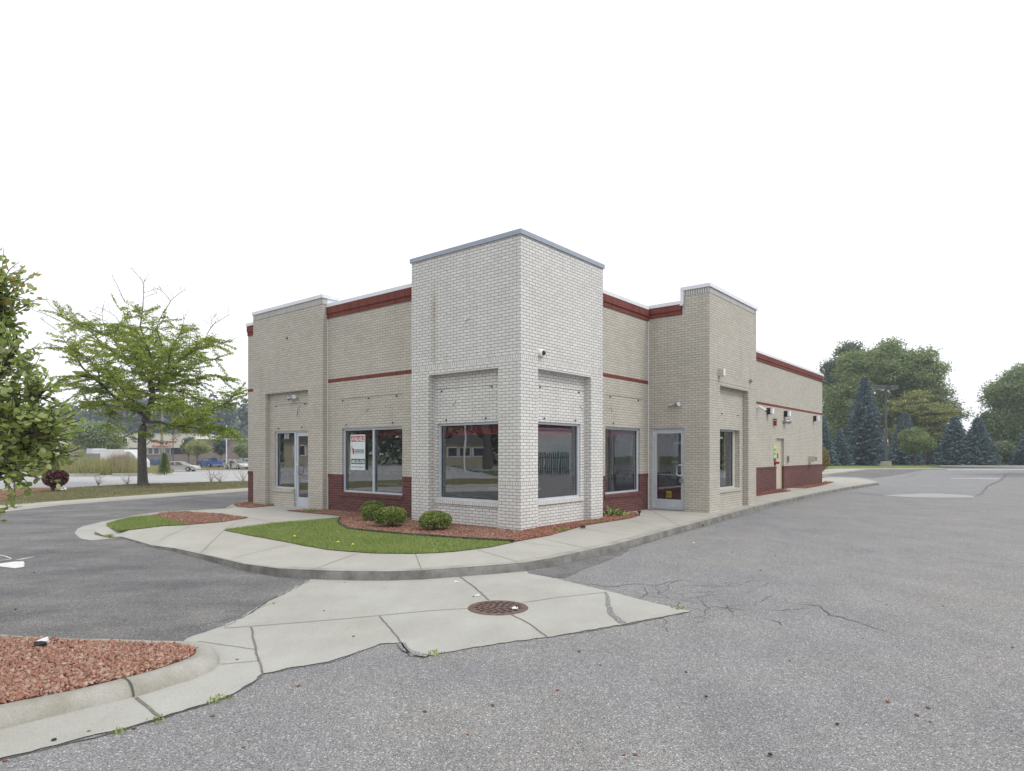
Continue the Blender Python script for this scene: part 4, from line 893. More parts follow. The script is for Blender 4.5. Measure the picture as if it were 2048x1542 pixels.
# hanging poster behind the wide window
PV = .455
a0, t0 = uof(701, PV); a1, t1 = uof(730.3, PV)
zt = H-(869.7-HY)/F*t0; zb = H-(939.5-HY)/F*t0
RGT = Vector((-dL.x, -dL.y, 0)); UP = Vector((0, 0, 1)); Wd = a0-a1; Hh = zt-zb
def PP(x, y, d=0.0): return W(a0-x*Wd, PV-d, zb+y*Hh)
poster = empty('hanging_poster', tuple(W((a0+a1)/2, PV, zb)), 0, label='white AVAILABLE realty poster hanging inside the wide red sill window', cat='poster')
def pq(name, x0, y0, x1, y1, mat, d):
    m = MB(); m.poly([PP(x0, y0, d), PP(x1, y0, d), PP(x1, y1, d), PP(x0, y1, d)]); return m.build(name, mat, poster)
m = MB(); m.box((a1, 0, zb), (a0, .004, zt), tf=lambda a, d, z: W(a, PV+d, z)); m.build('sheet', M['sheet'], poster)
pq('header_panel', .04, .80, .96, .965, M['red'], .0015); pq('number_panel', .03, .165, .97, .315, M['ink'], .0015); pq('logo_bar', .33, .495, .93, .58, M['teal'], .0015)
text('headline_text', 'AVAILABLE', M['sheet'], poster, PP(.06, .815), RGT, UP, Wd*.88, Hh*.13, -.003+.006, bold=.03)
text('phone_text', '248-242-6766', M['sheet'], poster, PP(.05, .185), RGT, UP, Wd*.9, Hh*.11, .003, bold=.03)
text('logo_text', 'gerdom', M['sheet'], poster, PP(.35, .50), RGT, UP, Wd*.56, Hh*.075, .003, bold=.02)
text('tagline_text', 'REALTY & INVESTMENT', M['red'], poster, PP(.30, .45), RGT, UP, Wd*.66, Hh*.022, .003)
text('web_text', 'www.gerdomrealty.com', M['ink'], poster, PP(.04, .055), RGT, UP, Wd*.92, Hh*.055, .003, bold=.01)
m = MB(); arc = [(.17+.155*math.cos(t), .575+.125*math.sin(t)) for t in np.linspace(.6, 4.4, 22)]
for i in range(len(arc)-1):
    w = .018*(1-abs(i/11-.8)*.6); m.poly([PP(arc[i][0], arc[i][1], .003), PP(arc[i+1][0], arc[i+1][1], .003), PP(arc[i+1][0]+w, arc[i+1][1]-w*.2, .003), PP(arc[i][0]+w, arc[i][1]-w*.2, .003)])
m.build('logo_ring', M['ink'], poster)
m = MB(); m.poly([PP(x, y, .0025) for x, y in ((.17, .44), (.24, .45), (.28, .50), (.28, .58), (.23, .60), (.16, .63), (.13, .66), (.12, .60))]); m.build('logo_shape', M['pink'], poster)
# street number in the left entrance window
a, t = uof(563.5, .372); z = H-(878-HY)/F*t
NB = empty('street_number', tuple(W(a, .372, z)), 0, label='white street number 8110 high on the left entrance window glass', cat='street number')
text('digits', '8110', M['white'], NB, W(a, .372+.092, z), RGT, UP, .235, .17, .0, bold=.02)
# door notices
def notice(ax, plane, x, y, w, h, mat, lab, txt=None, tm='ink'):
    a, z = onw(ax, plane, x, y); r = RGT if ax == 'v' else Vector((dR.x, dR.y, 0))
    p = T(ax, plane, a, 0, z); m = MB(); N = r.cross(UP)
    c = [p+r*sx*w/2+UP*sy*h/2 for sx, sy in ((-1, -1), (1, -1), (1, 1), (-1, 1))]
    m.add([q for q in c]+[q-N*.002 for q in c], [(0, 1, 2, 3), (4, 5, 6, 7), (0, 1, 5, 4), (1, 2, 6, 5), (2, 3, 7, 6), (3, 0, 4, 7)])
    e = empty('notice', tuple(p), 0, label=lab, cat='notice'); m.build('sheet', M[mat], e)
    if txt: text('notice_text', txt, M[tm], e, p-r*w*.42-UP*h*.28, r, UP, w*.84, h*.5, .003)
PDG = v3+.06+.035+.004
notice('v', PDG, 1355.5, 886.5, .20, .055, 'white', 'upper narrow white notice on the pavilion door glass', 'NO SMOKING', 'red')
notice('v', PDG, 1350.5, 924, .22, .035, 'white', 'lower narrow white notice on the pavilion door glass', 'THIS DOOR')
notice('v', PDG, 1337.5, 988.5, .17, .19, 'yellow', 'yellow square notice low on the pavilion door glass', 'NOTICE')
# ---------------------------------------------------------------- wall fixtures
def fx(ax, plane, x, y): a, z = onw(ax, plane, x, y); return a, z
def floodlight(ax, plane, x, y, lab, single=False, s=1.0):
    a, z = fx(ax, plane, x, y); p = T(ax, plane, a, 0, z); r = RGT if ax == 'v' else Vector((dR.x, dR.y, 0)); N = r.cross(UP)
    e = empty('flood_light', tuple(p), 0, label=lab, cat='flood light')
    m = MB(); m.tube([p, p+N*.03], .06*s, 12); m.tube([p+N*.03, p+N*.06], .035*s, 8); m.build('base', M['steel'], e, smooth=False)
    for sd in ((-1, 1) if not single else (1,)):
        q = p+N*.07+r*sd*.05*s; d = (N*.55+r*sd*.85+UP*(.10 if sd > 0 else -.12)).normalized()
        m = MB(); m.tube([p+N*.05, q], .018*s, 6); m.tube([q, q+d*.03*s, q+d*.10*s, q+d*.15*s, q+d*.17*s], [.022*s, .05*s, .062*s, .085*s, .085*s], 14); h = m.build('lamp_head', M['steel'], e, smooth=False)
        m = MB(); m.tube([q+d*.171*s, q+d*.176*s], .072*s, 14); m.build('lens', M['alu'], h)
floodlight('v', .372, 590.5, 796, 'twin head flood light above the left entrance door', s=.8); floodlight('v', v3, 1351.5, 810, 'twin head flood light above the pavilion glass door', s=.8)
floodlight('u', u3, 1566, 843.5, 'grey flood light above the beige service door', True, 1.4)
# dome camera on the tower
a, z = fx('u', 0, 1080.5, 706.5); p = W(0, a, z); N = Vector((-dL.x, -dL.y, 0))
e = empty('dome_camera', tuple(p), 0, label='white dome camera on the corner tower above the right window bay', cat='security camera')
m = MB(); m.tube([p, p+N*.05, p+N*.09], [.085, .085, .06], 16); m.build('housing', M['white'], e); m = MB(); m.tube([p+N*.09, p+N*.12, p+N*.135], [.055, .04, .008], 14); m.build('lens', M['black'], e)
# cover plate on the tower
a, z = fx('v', 0, 934.5, 637); p = W(a, 0, z); N2 = Vector((-dR.x, -dR.y, 0)); R2 = Vector((-dL.x, -dL.y, 0))
e = empty('junction_box', tuple(p), 0, label='small white junction box with spout on the tower face', cat='junction box')
m = MB(); m.tube([p, p+N2*.04], .045, 8); m.build('body', M['white'], e); m = MB(); m.tube([p+N2*.03, p+N2*.06+R2*.05+UP*.02], .012, 6); m.tube([p+N2*.03, p+N2*.04-R2*.04-UP*.12], .005, 4); m.build('spout', M['steel'], e)
# beige box lamp and bell on the right pavilion
a, z = fx('u', u2, 1438, 746); e = empty('wall_lamp', tuple(W(u2, a, z)), 0, label='beige square wall lamp near the corner of the right pavilion', cat='wall lamp')
tf = lambda v, d, zz: W(u2-d, v, zz)
m = MB(); m.box((a-.07, 0, z-.09), (a+.07, .15, z+.11), tf=tf); m.build('housing', M['beige_box'] if 'beige_box' in M else M['door_beige'], e); m = MB(); m.box((a-.06, .15, z-.08), (a+.06, .16, z+.10), tf=tf); m.build('lens', M['white'], e)
a, z = fx('u', u2, 1499.5, 761.5); p = W(u2, a, z); e = empty('alarm_bell', tuple(p), 0, label='small round grey sensor high on the right pavilion', cat='sensor')
m = MB(); m.tube([p, p+N*.03, p+N*.07, p+N*.08], [.045, .06, .055, .02], 12); m.build('housing', M['steel'], e)
# cctv bullet camera
a, z = fx('u', u3, 1514.2, 815); p = W(u3, a, z); e = empty('bullet_camera', tuple(p), 0, label='white bullet camera at the start of the long rear wall', cat='security camera')
RR = Vector((dR.x, dR.y, 0)); m = MB(); m.tube([p, p+N*.10, p+N*.18+RR*.05], .035, 8); m.build('bracket', M['white'], e)
m = MB(); d = (N*.8-RR*.15-UP*.45).normalized(); q = p+N*.12; m.tube([q-d*.05, q+d*.30], [.055, .055], 12); m.build('housing', M['white'], e); m = MB(); m.tube([q+d*.30, q+d*.32], [.057, .05], 12); m.build('lens', M['darkgrey'], e)
# black wall packs
for i, (x, y, lb) in enumerate(((1535, 823, 'first black wall lamp after the white bullet camera'), (1569.3, 828.3, 'black wall lamp directly above the beige service door'), (1627.6, 837.5, 'black wall lamp near the far end of the rear wall'))):
    a, z = fx('u', u3, x, y); e = empty('wall_lamp', tuple(W(u3, a, z)), 0, label=lb, cat='wall lamp', group='black wall lamps along the rear wall')
    tf = lambda v, d, zz: W(u3-d, v, zz); m = MB(); m.box((a-.12, 0, z-.12), (a+.12, .15, z+.14), tf=tf); m.build('housing', M['black'], e)
    m = MB(); m.box((a-.11, .15, z-.10), (a+.11, .24, z+.13), tf=tf); m.build('lens', M['white'], e)
a, z = fx('u', u3, 1548, 845); e = empty('alarm_strobe', tuple(W(u3, a, z)), 0, label='red fire alarm strobe on the rear wall between the lamps', cat='alarm')
m = MB(); m.box((a-.08, 0, z-.13), (a+.08, .12, z+.08), tf=tf); m.build('housing', M['red_plastic'], e); m = MB(); m.box((a-.12, .0, z+.10), (a-.06, .14, z+.16), tf=tf); m.build('bracket', M['darkgrey'], e); m = MB(); m.box((a-.05, .12, z-.10), (a+.05, .15, z+.04), tf=tf); m.build('lens', M['in_cream'], e)
a, z = fx('u', u3, 1549.3, 904); e = empty('wall_sign', tuple(W(u3, a, z)), 0, label='lime green sign beside the beige service door', cat='sign')
m = MB(); m.box((a-.17, 0, z-.26), (a+.17, .012, z+.32), tf=tf); m.build('panel', M['lime'], e)
text('sign_text', 'FIRE', M['ink'], e, W(u3-.013, a-.13, z+.05), RR, UP, .26, .09, .002); text('sign_text', 'DEPT', M['ink'], e, W(u3-.013, a-.13, z-.12), RR, UP, .26, .09, .002)
m = MB(); m.box((a-.17, 0, z-.40), (a+.17, .01, z-.27), tf=tf); m.build('lower_plate', M['teal'], e)
a, z = fx('u', u3, 1549.5, 925.5); p = W(u3, a, z); e = empty('fire_hose_inlet', tuple(p), 0, label='red fire hose inlet on the rear wall by the service door', cat='hose inlet')
m = MB(); m.tube([p, p+N*.03], .12, 16); m.build('flange', M['red_plastic'], e); m = MB(); m.tube([p+N*.03, p+N*.10], .045, 10)
for sgn in (-1, 1): m.tube([p+N*.09, p+N*.14+RR*.09*sgn], [.04, .055], 10)
m.build('nozzle', M['red_plastic'], e)
a, z = fx('u', u3, 1575, 918); e = empty('switch_box', tuple(W(u3, a, z)), 0, label='small grey switch box right of the beige service door', cat='box')
m = MB(); m.box((a-.10, 0, z-.14), (a+.10, .09, z+.14), tf=tf); m.build('housing', M['steel'], e); m = MB(); m.box((a-.05, .09, z-.10), (a+.05, .10, z+.10), tf=tf); m.build('cover', M['door_beige'], e)
a, z = fx('u', u3, 1619, 917.8); e = empty('utility_box', tuple(W(u3, a, z)), 0, label='beige utility box on the rear wall near its far corner', cat='box')
m = MB(); m.box((a-.16, 0, z-.14), (a+.16, .30, z+.14), tf=tf); m.build('housing', M['door_beige'], e); m = MB(); m.box((a-.10, .30, z-.09), (a+.10, .31, z+.10), tf=tf); m.build('cover', M['darkgrey'], e)
# path lights
for x, y, lb in ((927.5, 1046, 'black spot light stub in the red chips before the tower'), (1278.5, 1030, 'black spot light stub at the kerb by the pavilion door')):
    p = G(x, y+1, .134); m = MB(); m.tube([p, p+Vector((0, 0, .07)), p+Vector((0, 0, .075)), p+Vector((0, 0, .12))], [.018, .02, .038, .05], 10); tag(m.build('garden_light', M['black']), lb, 'garden light')
p = G(1165, 1055.5, .15); m = MB(); m.box((-.05, -.04, 0), (.06, .04, .03), M=Matrix.Translation(p)); m.box((-.02, -.03, .03), (.05, .03, .045), M=Matrix.Translation(p)); tag(m.build('valve_cap', M['black']), 'small black cap lying in the dark chips', 'cap')
# catch basin
c = G(996, 1215, .012); e = empty('drain_grate', (c.x, c.y, .0), 0, label='round rusty storm drain grate in the concrete apron', cat='drain')
m = MB(); Rr = .285
ring = [(math.cos(t), math.sin(t)) for t in np.linspace(0, 2*math.pi, 33)[:-1]]
def annulus(m, r0, r1, z0, z1):
    n = 32; V = [Vector((c.x+x*r0, c.y+y*r0, z0)) for x, y in ring]+[Vector((c.x+x*r1, c.y+y*r1, z1)) for x, y in ring]; m.add(V, [(i, (i+1) % n, n+(i+1) % n, n+i) for i in range(n)])
annulus(m, .275, .335, .016, .0165); annulus(m, .335, .345, .0165, .005); m.build('rim', M['rust'], e)
m = MB(); m.lathe((c.x, c.y, .0095), [(0, .275), (.004, .275)], 32); m.build('plate', M['rust'], e)
m = MB()
for r, k in ((.05, 4), (.115, 9), (.18, 14), (.24, 18)):
    for i in range(k):
        t = 2*math.pi*i/k+r*9; q = Vector((c.x+math.cos(t)*r, c.y+math.sin(t)*r, .0145))
        m.poly([q+Vector((math.cos(s)*.027, math.sin(s)*.024, 0)) for s in np.linspace(0, 2*math.pi, 11)[:-1]])
m.build('slot', M['pit'], e, kind='stuff')
def crumple(p, s, lab, mat='white', name='paper_scrap', cat='litter'):
    m = MB(); g = 5; V = []
    for i in range(g):
        for j in range(g): V.append(Vector((p.x+(i/g-.5)*s+random.uniform(-1, 1)*s*.06, p.y+(j/g-.5)*s*.7+random.uniform(-1, 1)*s*.06, p.z+abs(random.gauss(0, 1))*s*.10)))
    m.add(V, [(i*g+j, (i+1)*g+j, (i+1)*g+j+1, i*g+j+1) for i in range(g-1) for j in range(g-1) if not (i in (0, g-2) and j in (0, g-2))]); tag(m.build(name, M[mat]), lab, cat)
random.seed(5)
crumple(G(1031, 1217, .018), .10, 'crumpled white paper scrap on the drain grate'); crumple(G(957, 1191, .013), .07, 'white paper scrap on the apron beside the crack'); crumple(G(914, 1164, .013), .07, 'white paper scrap on the apron near the kerb'); crumple(G(1387, 1086, .005), .08, 'white scrap on the asphalt near the pavilion kerb'); crumple(G(130, 980, .14), .35, 'white litter on the lawn strip by the maroon shrub')
p = G(80, 1294, .11); e = empty('drink_lid', tuple(p), .4, label='crushed black and white cup lying on the red stones', cat='cup')
m = MB(); m.tube([p+Vector((-.04, 0, .02)), p+Vector((.045, .01, .03))], [.032, .026], 10); m.build('body', M['black'], e); m = MB(); m.tube([p+Vector((-.02, .012, .035)), p+Vector((.055, .02, .05))], [.02, .03], 8); m.build('lid', M['white'], e)
# ---------------------------------------------------------------- vegetation
def tubes(mb, pts, r0, r1, n=6):
    k = len(pts); mb.tube(pts, [r0+(r1-r0)*i/(k-1) for i in range(k)], n)
def smoothp(pts, it=2):
    pts = [Vector(p) for p in pts]
    for _ in range(it):
        q = [pts[0]]
        for i in range(len(pts)-1): q += [pts[i].lerp(pts[i+1], .25), pts[i].lerp(pts[i+1], .75)]
        pts = q+[pts[-1]]
    return pts
def crown_cards(lobes, nclump, per, rad, L, Wd, flat=.7, shell=.55, droop=0.0):
    vol = np.array([l[3]*l[4]*l[5] for l in lobes])**.8; pr = vol/vol.sum()
    idx = RNG.choice(len(lobes), nclump, p=pr); lb = np.array(lobes)[idx]
    d = rdir(nclump); r = (shell+(1-shell)*RNG.random(nclump))[:, None]
    C = lb[:, :3]+d*lb[:, 3:6]*r
    Cc = np.repeat(C, per, 0)+np.clip(RNG.normal(0, 1, (nclump*per, 3)), -1.7, 1.7)*np.array([rad, rad, rad*flat])
    D = rdir(len(Cc), .6); D[:, 2] -= droop
    return C, cards(Cc, RNG.uniform(.7, 1.3, len(Cc))*L, Wd, D, .15)
def tree(name, label, base, lobes, mat, nclump=260, per=60, rad=.45, L=.30, Wd=.16, trunk_r=.25, trunk_top=None, flat=.7, shell=.55, group=None, cat='tree', droop=0.0, bark='bark'):
    base = Vector(base); e = empty(name, tuple(base), 0, label=label, cat=cat, group=group)
    LB = [(base.x+l[0], base.y+l[1], base.z+l[2], l[3], l[4], l[5]) for l in lobes]
    C, V = crown_cards(LB, nclump, per, rad, L, Wd, flat, shell, droop)
    fast('crown', V, 4, mat, e)
    mb = MB(); tt = trunk_top or (LB[0][2]-base.z)*.75
    top = base+Vector((random.uniform(-.2, .2), 0, tt)); mid = base.lerp(top, .5)+Vector((random.uniform(-.1, .1), random.uniform(-.1, .1), 0))
    mb.tube([base-Vector((0, 0, .1)), base+Vector((0, 0, .25)), mid, top], [trunk_r*1.35, trunk_r, trunk_r*.8, trunk_r*.6], 8)
    for i in RNG.choice(len(C), min(len(C), 26), replace=False):
        c = Vector(C[i]); st = base.lerp(top, random.uniform(.6, 1.0)); md = st.lerp(c, .5)+Vector((0, 0, random.uniform(0, .12)*(c-st).length)); tubes(mb, smoothp([st, md, c], 1), trunk_r*.38, trunk_r*.06, 5)
    mb.build('trunk', M[bark], e); return e
def spruce(label, base, h, r, n=340, sz=.34, dens=30, grp='blue spruces at the far end of the lot'):
    base = Vector(base); e = empty('spruce_tree', tuple(base), 0, label=label, cat='spruce tree', group=grp)
    Cs, Ds, Ls = [], [], []
    for k in range(n):
        t = (k+random.random())/n; z = h*(.02+.95*t**1.15); rr = r*(1-z/h)**.72*random.uniform(.62, 1.18)+.08; a = k*2.399+random.uniform(-.3, .3)
        m = max(5, int(dens*(.35+rr/r))); s = RNG.uniform(.12, 1.0, m)**.7; dx, dy = math.cos(a), math.sin(a)
        side = RNG.normal(0, 1, m)*.16*rr*(1-s*.75)
        x = base.x+dx*s*rr-dy*side; y = base.y+dy*s*rr+dx*side; zz = base.z+z-.22*rr*s+.16*rr*s**3+RNG.normal(0, .05, m)
        Cs.append(np.column_stack([x, y, zz])); w = np.sign(side)*.7
        Ds.append(np.column_stack([dx-dy*w, dy+dx*w, RNG.normal(-.1, .25, m)])); Ls.append(RNG.uniform(.7, 1.3, m)*sz*(.55+.45*(1-t)))
    m = 30; Cs.append(np.column_stack([RNG.normal(base.x, .03, m), RNG.normal(base.y, .03, m), base.z+h*RNG.uniform(.93, 1.0, m)])); Ds.append(rdir(m)+[0, 0, .8]); Ls.append(np.full(m, sz*.4))
    C = np.concatenate(Cs); D = np.concatenate(Ds); L = np.concatenate(Ls)
    fast('crown', cards(C, L, L*.42, D, .2), 4, M['spruce'], e)
    mb = MB(); mb.tube([base-Vector((0, 0, .1)), base+Vector((0, 0, h*.96))], [h*.018, .015], 7); mb.build('trunk', M['bark'], e)
def px_tree(name, label, cx, y0, y1, hw, ybase, Y, mat, lobesn=7, **k):
    """tree standing at depth Y whose crown spans y0..y1 and +-hw around cx in the photograph"""
    b = PY(cx, ybase, Y); zt = H-(y0-HY)/F*Y; zb = H-(y1-HY)/F*Y; R = hw/F*Y; hc = (zt-zb)/2; cz = (zt+zb)/2-b.z
    rs = random.Random(hash(label) % 1000 if False else sum(map(ord, label)))
    lobes = [(0, 0, cz, R*.72, R*.72, hc*.8)]
    for i in range(lobesn):
        a = rs.uniform(0, 6.28); u = rs.uniform(-.75, .8); rr = math.sqrt(1-u*u)*rs.uniform(.5, .68)
        lobes.append((math.cos(a)*R*rr, math.sin(a)*R*rr, cz+u*hc*.66, R*rs.uniform(.28, .42), R*rs.uniform(.28, .42), hc*rs.uniform(.22, .36)))
    return tree(name, label, b, lobes, mat, **k)
# --- the honey locust across the driveway
random.seed(12)
base = PY(285, 971, 31.9)
HT = empty('locust_tree', tuple(base), 0, label='wide honey locust with bare top twigs on the lawn strip', cat='tree')
def HP(x, y, d=0.0): return PY(x/2.804, y/2.804+500, 31.9+d)
trunk = [(803,1335),(800,1290),(797,1200),(796,1080),(800,1000),(815,950),(835,905),(852,840),(858,790)]
mbT = MB(); tp = smoothp([HP(*p) for p in trunk], 1); rr = [.33, .235, .205, .19, .18, .17, .155, .135, .12]
mbT.tube(tp, [np.interp(i/(len(tp)-1), np.linspace(0, 1, 9), rr) for i in range(len(tp))], 12)
limbs = [([(856,800,0),(850,700,0),(826,590,0),(812,500,.3),(790,400,.5),(775,330,.6)], .10, .02),
 ([(850,700,0),(885,620,-.6),(905,540,-.8),(880,450,-.9),(905,370,-.8)], .06, .02),
 ([(822,935,0),(765,905,-.4),(700,880,-.8),(650,830,-1),(600,790,-1.2),(545,742,-1.5),(500,690,-1.6),(450,640,-1.8),(428,580,-2),(340,480,-2)], .13, .02),
 ([(850,700,0),(780,650,.8),(700,600,1.4),(600,560,2),(520,460,2.4),(420,400,2.6),(330,350,2.8)], .08, .015),
 ([(700,880,-.8),(620,882,-.2),(560,850,.5),(500,870,1),(440,850,1.4)], .06, .015), ([(545,742,-1.5),(470,700,-2.2),(400,700,-2.6),(315,730,-3)], .05, .012),
 ([(640,870,-.3),(625,920,.2),(600,960,.5),(585,980,.6)], .03, .01), ([(540,740,-1.5),(560,680,-1),(480,600,-.6),(400,560,-.4),(330,540,0)], .05, .012),
 ([(860,795,0),(930,775,.5),(1000,790,1),(1080,820,1.6),(1150,845,2),(1210,860,2.3)], .08, .015),
 ([(858,790,0),(920,722,-.6),(980,645,-1.2),(1080,560,-1.6),(1160,475,-2),(1215,520,-2.2)], .08, .015),
 ([(855,765,0),(950,705,1.4),(1050,665,2.2),(1150,625,2.8),(1235,600,3)], .07, .014),
 ([(812,955,0),(870,962,-.4),(935,990,-.9),(1050,1000,-1.4),(1150,925,-1.8),(1250,872,-2.2),(1320,810,-2.4),(1375,790,-2.5)], .10, .012),
 ([(1050,1000,-1.4),(1150,1012,-1),(1250,985,-.8),(1330,1050,-.6)], .04, .01), ([(1000,995,-1.1),(1100,960,-.2),(1200,1000,.4),(1290,1060,.6)], .04, .01),
 ([(825,1090,0),(850,1050,-.3),(868,1020,-.5)], .03, .008), ([(790,1010,0),(740,1030,-.3),(690,1060,-.5)], .03, .008),
 ([(853,760,0),(800,690,2.4),(760,570,3.4),(700,480,3.6)], .07, .014), ([(857,780,0),(930,690,-2.2),(960,580,-3.2),(1010,470,-3.4)], .07, .014),
 ([(852,720,0),(845,610,-2),(800,500,-3),(740,420,-3.2)], .06, .014), ([(852,820,0),(760,780,2),(680,740,3.2),(560,700,3.8)], .07, .014), ([(853,830,0),(950,830,-2),(1040,870,-3),(1120,900,-3.4)], .06, .014), ([(835,900,0),(760,850,-2.4),(660,760,-3.3),(560,620,-3.6)], .06, .014), ([(700,600,1.4),(640,520,1),(560,450,.6),(480,410,.4),(400,420,.2)], .04, .01), ([(853,740,0),(780,620,-1.4),(700,520,-1.8),(650,440,-1.8),(620,400,-1.6)], .05, .01), ([(826,590,0),(760,500,.9),(720,420,1.2),(690,330,1.2)], .04, .01), ([(870,640,0),(940,560,1.4),(1000,480,1.8),(1070,430,1.8)], .04, .01), ([(950,700,1),(1030,600,1),(1110,540,.8),(1180,520,.8),(1230,540,.8)], .04, .01), ([(930,775,.5),(1020,730,-.4),(1120,720,-.8),(1210,700,-.8),(1260,740,-.8)], .04, .01), ([(600,790,-1.2),(520,770,-.4),(420,780,.2),(350,740,.4)], .035, .01), ([(760,905,-.4),(740,850,-1.6),(640,700,-2),(560,600,-2),(470,520,-2)], .05, .01),
 ([(846,860,0),(930,880,1.8),(1010,900,2.8),(1080,1000,3.2)],.06,.012)]
bare = [([(790,400,.5),(800,330,.5),(805,240,.5),(805,180,.4),(770,140,.3),(740,100,.3)], .02, .004), ([(805,180,.4),(825,150,.4),(835,135,.4)], .008, .003), ([(700,290,0),(680,250,0),(655,190,0),(625,140,0)], .018, .004), ([(905,370,-.8),(950,300,-.9),(960,280,-.9),(1010,240,-1),(1045,220,-1)], .02, .004), ([(955,285,-.9),(920,240,-.8),(885,215,-.8),(840,225,-.6)], .012, .003), ([(805,240,.5),(860,225,.4),(880,240,.3)], .008, .003), ([(800,270,.5),(850,250,.3),(880,245,.2)], .008, .003),
 ([(600,560,2),(590,450,2),(570,370,2),(580,310,2)], .02, .004), ([(570,370,2),(520,350,2),(490,340,2)], .01, .003), ([(640,450,1),(600,400,1.1),(545,380,1.2)], .012, .003), ([(330,350,2.8),(270,300,2.8),(260,265,2.8)], .014, .003), ([(340,400,2.2),(260,360,2.3),(190,340,2.4),(150,310,2.4)], .014, .003), ([(320,450,-2),(250,400,-2),(220,380,-2)], .012, .003), ([(420,400,2.6),(390,350,2.6),(380,310,2.6)], .01, .003),
 ([(1160,475,-2),(1190,420,-2),(1240,390,-2),(1290,360,-2)], .016, .004), ([(1190,420,-2),(1185,390,-2),(1180,370,-2)], .008, .003), ([(1215,520,-2),(1270,520,-2),(1330,490,-2)], .008, .003), ([(1010,470,-3.4),(1030,400,-3.3),(1040,360,-3.3)], .012, .003), ([(1060,560,-1.6),(1070,440,-1.4),(1090,400,-1.4)], .012, .003), ([(700,480,3.6),(660,380,3.6),(600,340,3.6),(540,320,3.6)], .014, .003), ([(830,540,0),(860,380,0),(855,330,0)], .01, .003)]
LC, LD = [], []
for pts, r0, r1 in limbs:
    P = smoothp([HP(*p) for p in pts], 2)
    P = [p+Vector((noise.noise(p*1.3)*.12, noise.noise(p*1.1+Vector((9, 0, 0)))*.15, noise.noise(p*1.2+Vector((0, 5, 0)))*.10)) if i else p for i, p in enumerate(P)]
    tubes(mbT, P, r0*.85, r1*.8, 7); tot = 0; nxt = .5
    full = sum((P[i+1]-P[i]).length for i in range(len(P)-1))
    for i in range(len(P)-1):
        seg = (P[i+1]-P[i]).length; tot += seg
        while nxt < tot:
            fr_ = nxt/full; nxt += random.uniform(.065, .15)
            if fr_ < .22 and r0 > .04: continue
            d = (P[i+1]-P[i]).normalized(); s = Vector((random.gauss(0, 1), random.gauss(0, 1), random.gauss(.05, .35))).normalized(); s = (s*1.0+d*.6).normalized()
            L = random.uniform(.4, 1.5)*(1.1-.35*fr_); q = [P[i]]; dd = s.copy()
            for j in range(4): dd = (dd+Vector((random.gauss(0, .18), random.gauss(0, .18), -.05))).normalized(); q.append(q[-1]+dd*L/4)
            tubes(mbT, q, .013, .004, 4)
            for t in np.arange(.15, 1.05, .075/L):
                k = min(3, int(t*4)); c = q[k].lerp(q[k+1], min(1, t*4-k))
                sd = dd.cross(Vector((0, 0, 1))).normalized()
                for sgn in (-1, 1):
                    l2 = random.uniform(.12, .26); dr = (sd*sgn+dd*random.uniform(.1, .8)+Vector((0, 0, random.uniform(-.5, .25)))).normalized()
                    for w in range(4): LC.append(c+dr*l2*(w+.7)/4+Vector((random.gauss(0, .015), random.gauss(0, .015), random.gauss(0, .02)))); LD.append(dr*.4+Vector((random.gauss(0, .6), random.gauss(0, .6), random.gauss(0, .35))))
for pts, r0, r1 in bare:
    P = smoothp([HP(*p) for p in pts], 1); tubes(mbT, P, r0*1.1+.004, r1+.004, 4)
    for i in range(1, len(P)-1):
        if random.random() < .75:
            q = [P[i]]; dd = Vector((random.gauss(0, .8), random.gauss(0, .5), random.uniform(.1, .9))).normalized()
            for j in range(3): dd = (dd+Vector((random.gauss(0, .3), random.gauss(0, .3), .1))).normalized(); q.append(q[-1]+dd*random.uniform(.12, .3))
            tubes(mbT, q, .010, .005, 3)
mbT.build('trunk', M['bark'], HT, smooth=True)
LC = np.array([p[:] for p in LC]); LD = np.array([p[:] for p in LD]); print('locust leaves', len(LC))
fast('crown', cards(LC, RNG.uniform(.075, .13, len(LC)), .052, LD, .1), 4, M['locust'], HT)
# --- crabapple at the left edge, rooted on the near island side
random.seed(4)
cb = Vector((-5.55, 6.0, .08)); CT = empty('crabapple_tree', tuple(cb), 0, label='leafy crabapple with orange tinged leaves at the left edge', cat='tree')
mbT = MB(); lobes = [(5, 590, .1, .22, .40), (30, 700, -.1, .28, .30), (95, 870, .3, .30, .20), (-40, 600, 0, .42, .55), (-120, 700, .3, .6, .6), (-60, 760, -.2, .60, .6), (10, 820, .1, .52, .5), (55, 845, -.1, .42, .36), (-70, 900, .2, .62, .42), (20, 930, -.3, .36, .24), (60, 890, .2, .42, .25), (-220, 760, 0, .7, .9), (-230, 930, .1, .7, .4), (-120, 560, .2, .4, .5), (90, 780, 0, .18, .22), (112, 845, -.1, .16, .16), (108, 905, .1, .16, .08), (-8, 560, 0, .16, .3), (15, 640, .1, .14, .2)]
fork = cb+Vector((.1, 0, 1.0)); mbT.tube([cb-Vector((0, 0, .1)), cb+Vector((0, 0, .1)), cb+Vector((.04, .02, .5)), fork], [.10, .075, .065, .06], 10)
LC, LD, OR = [], [], []
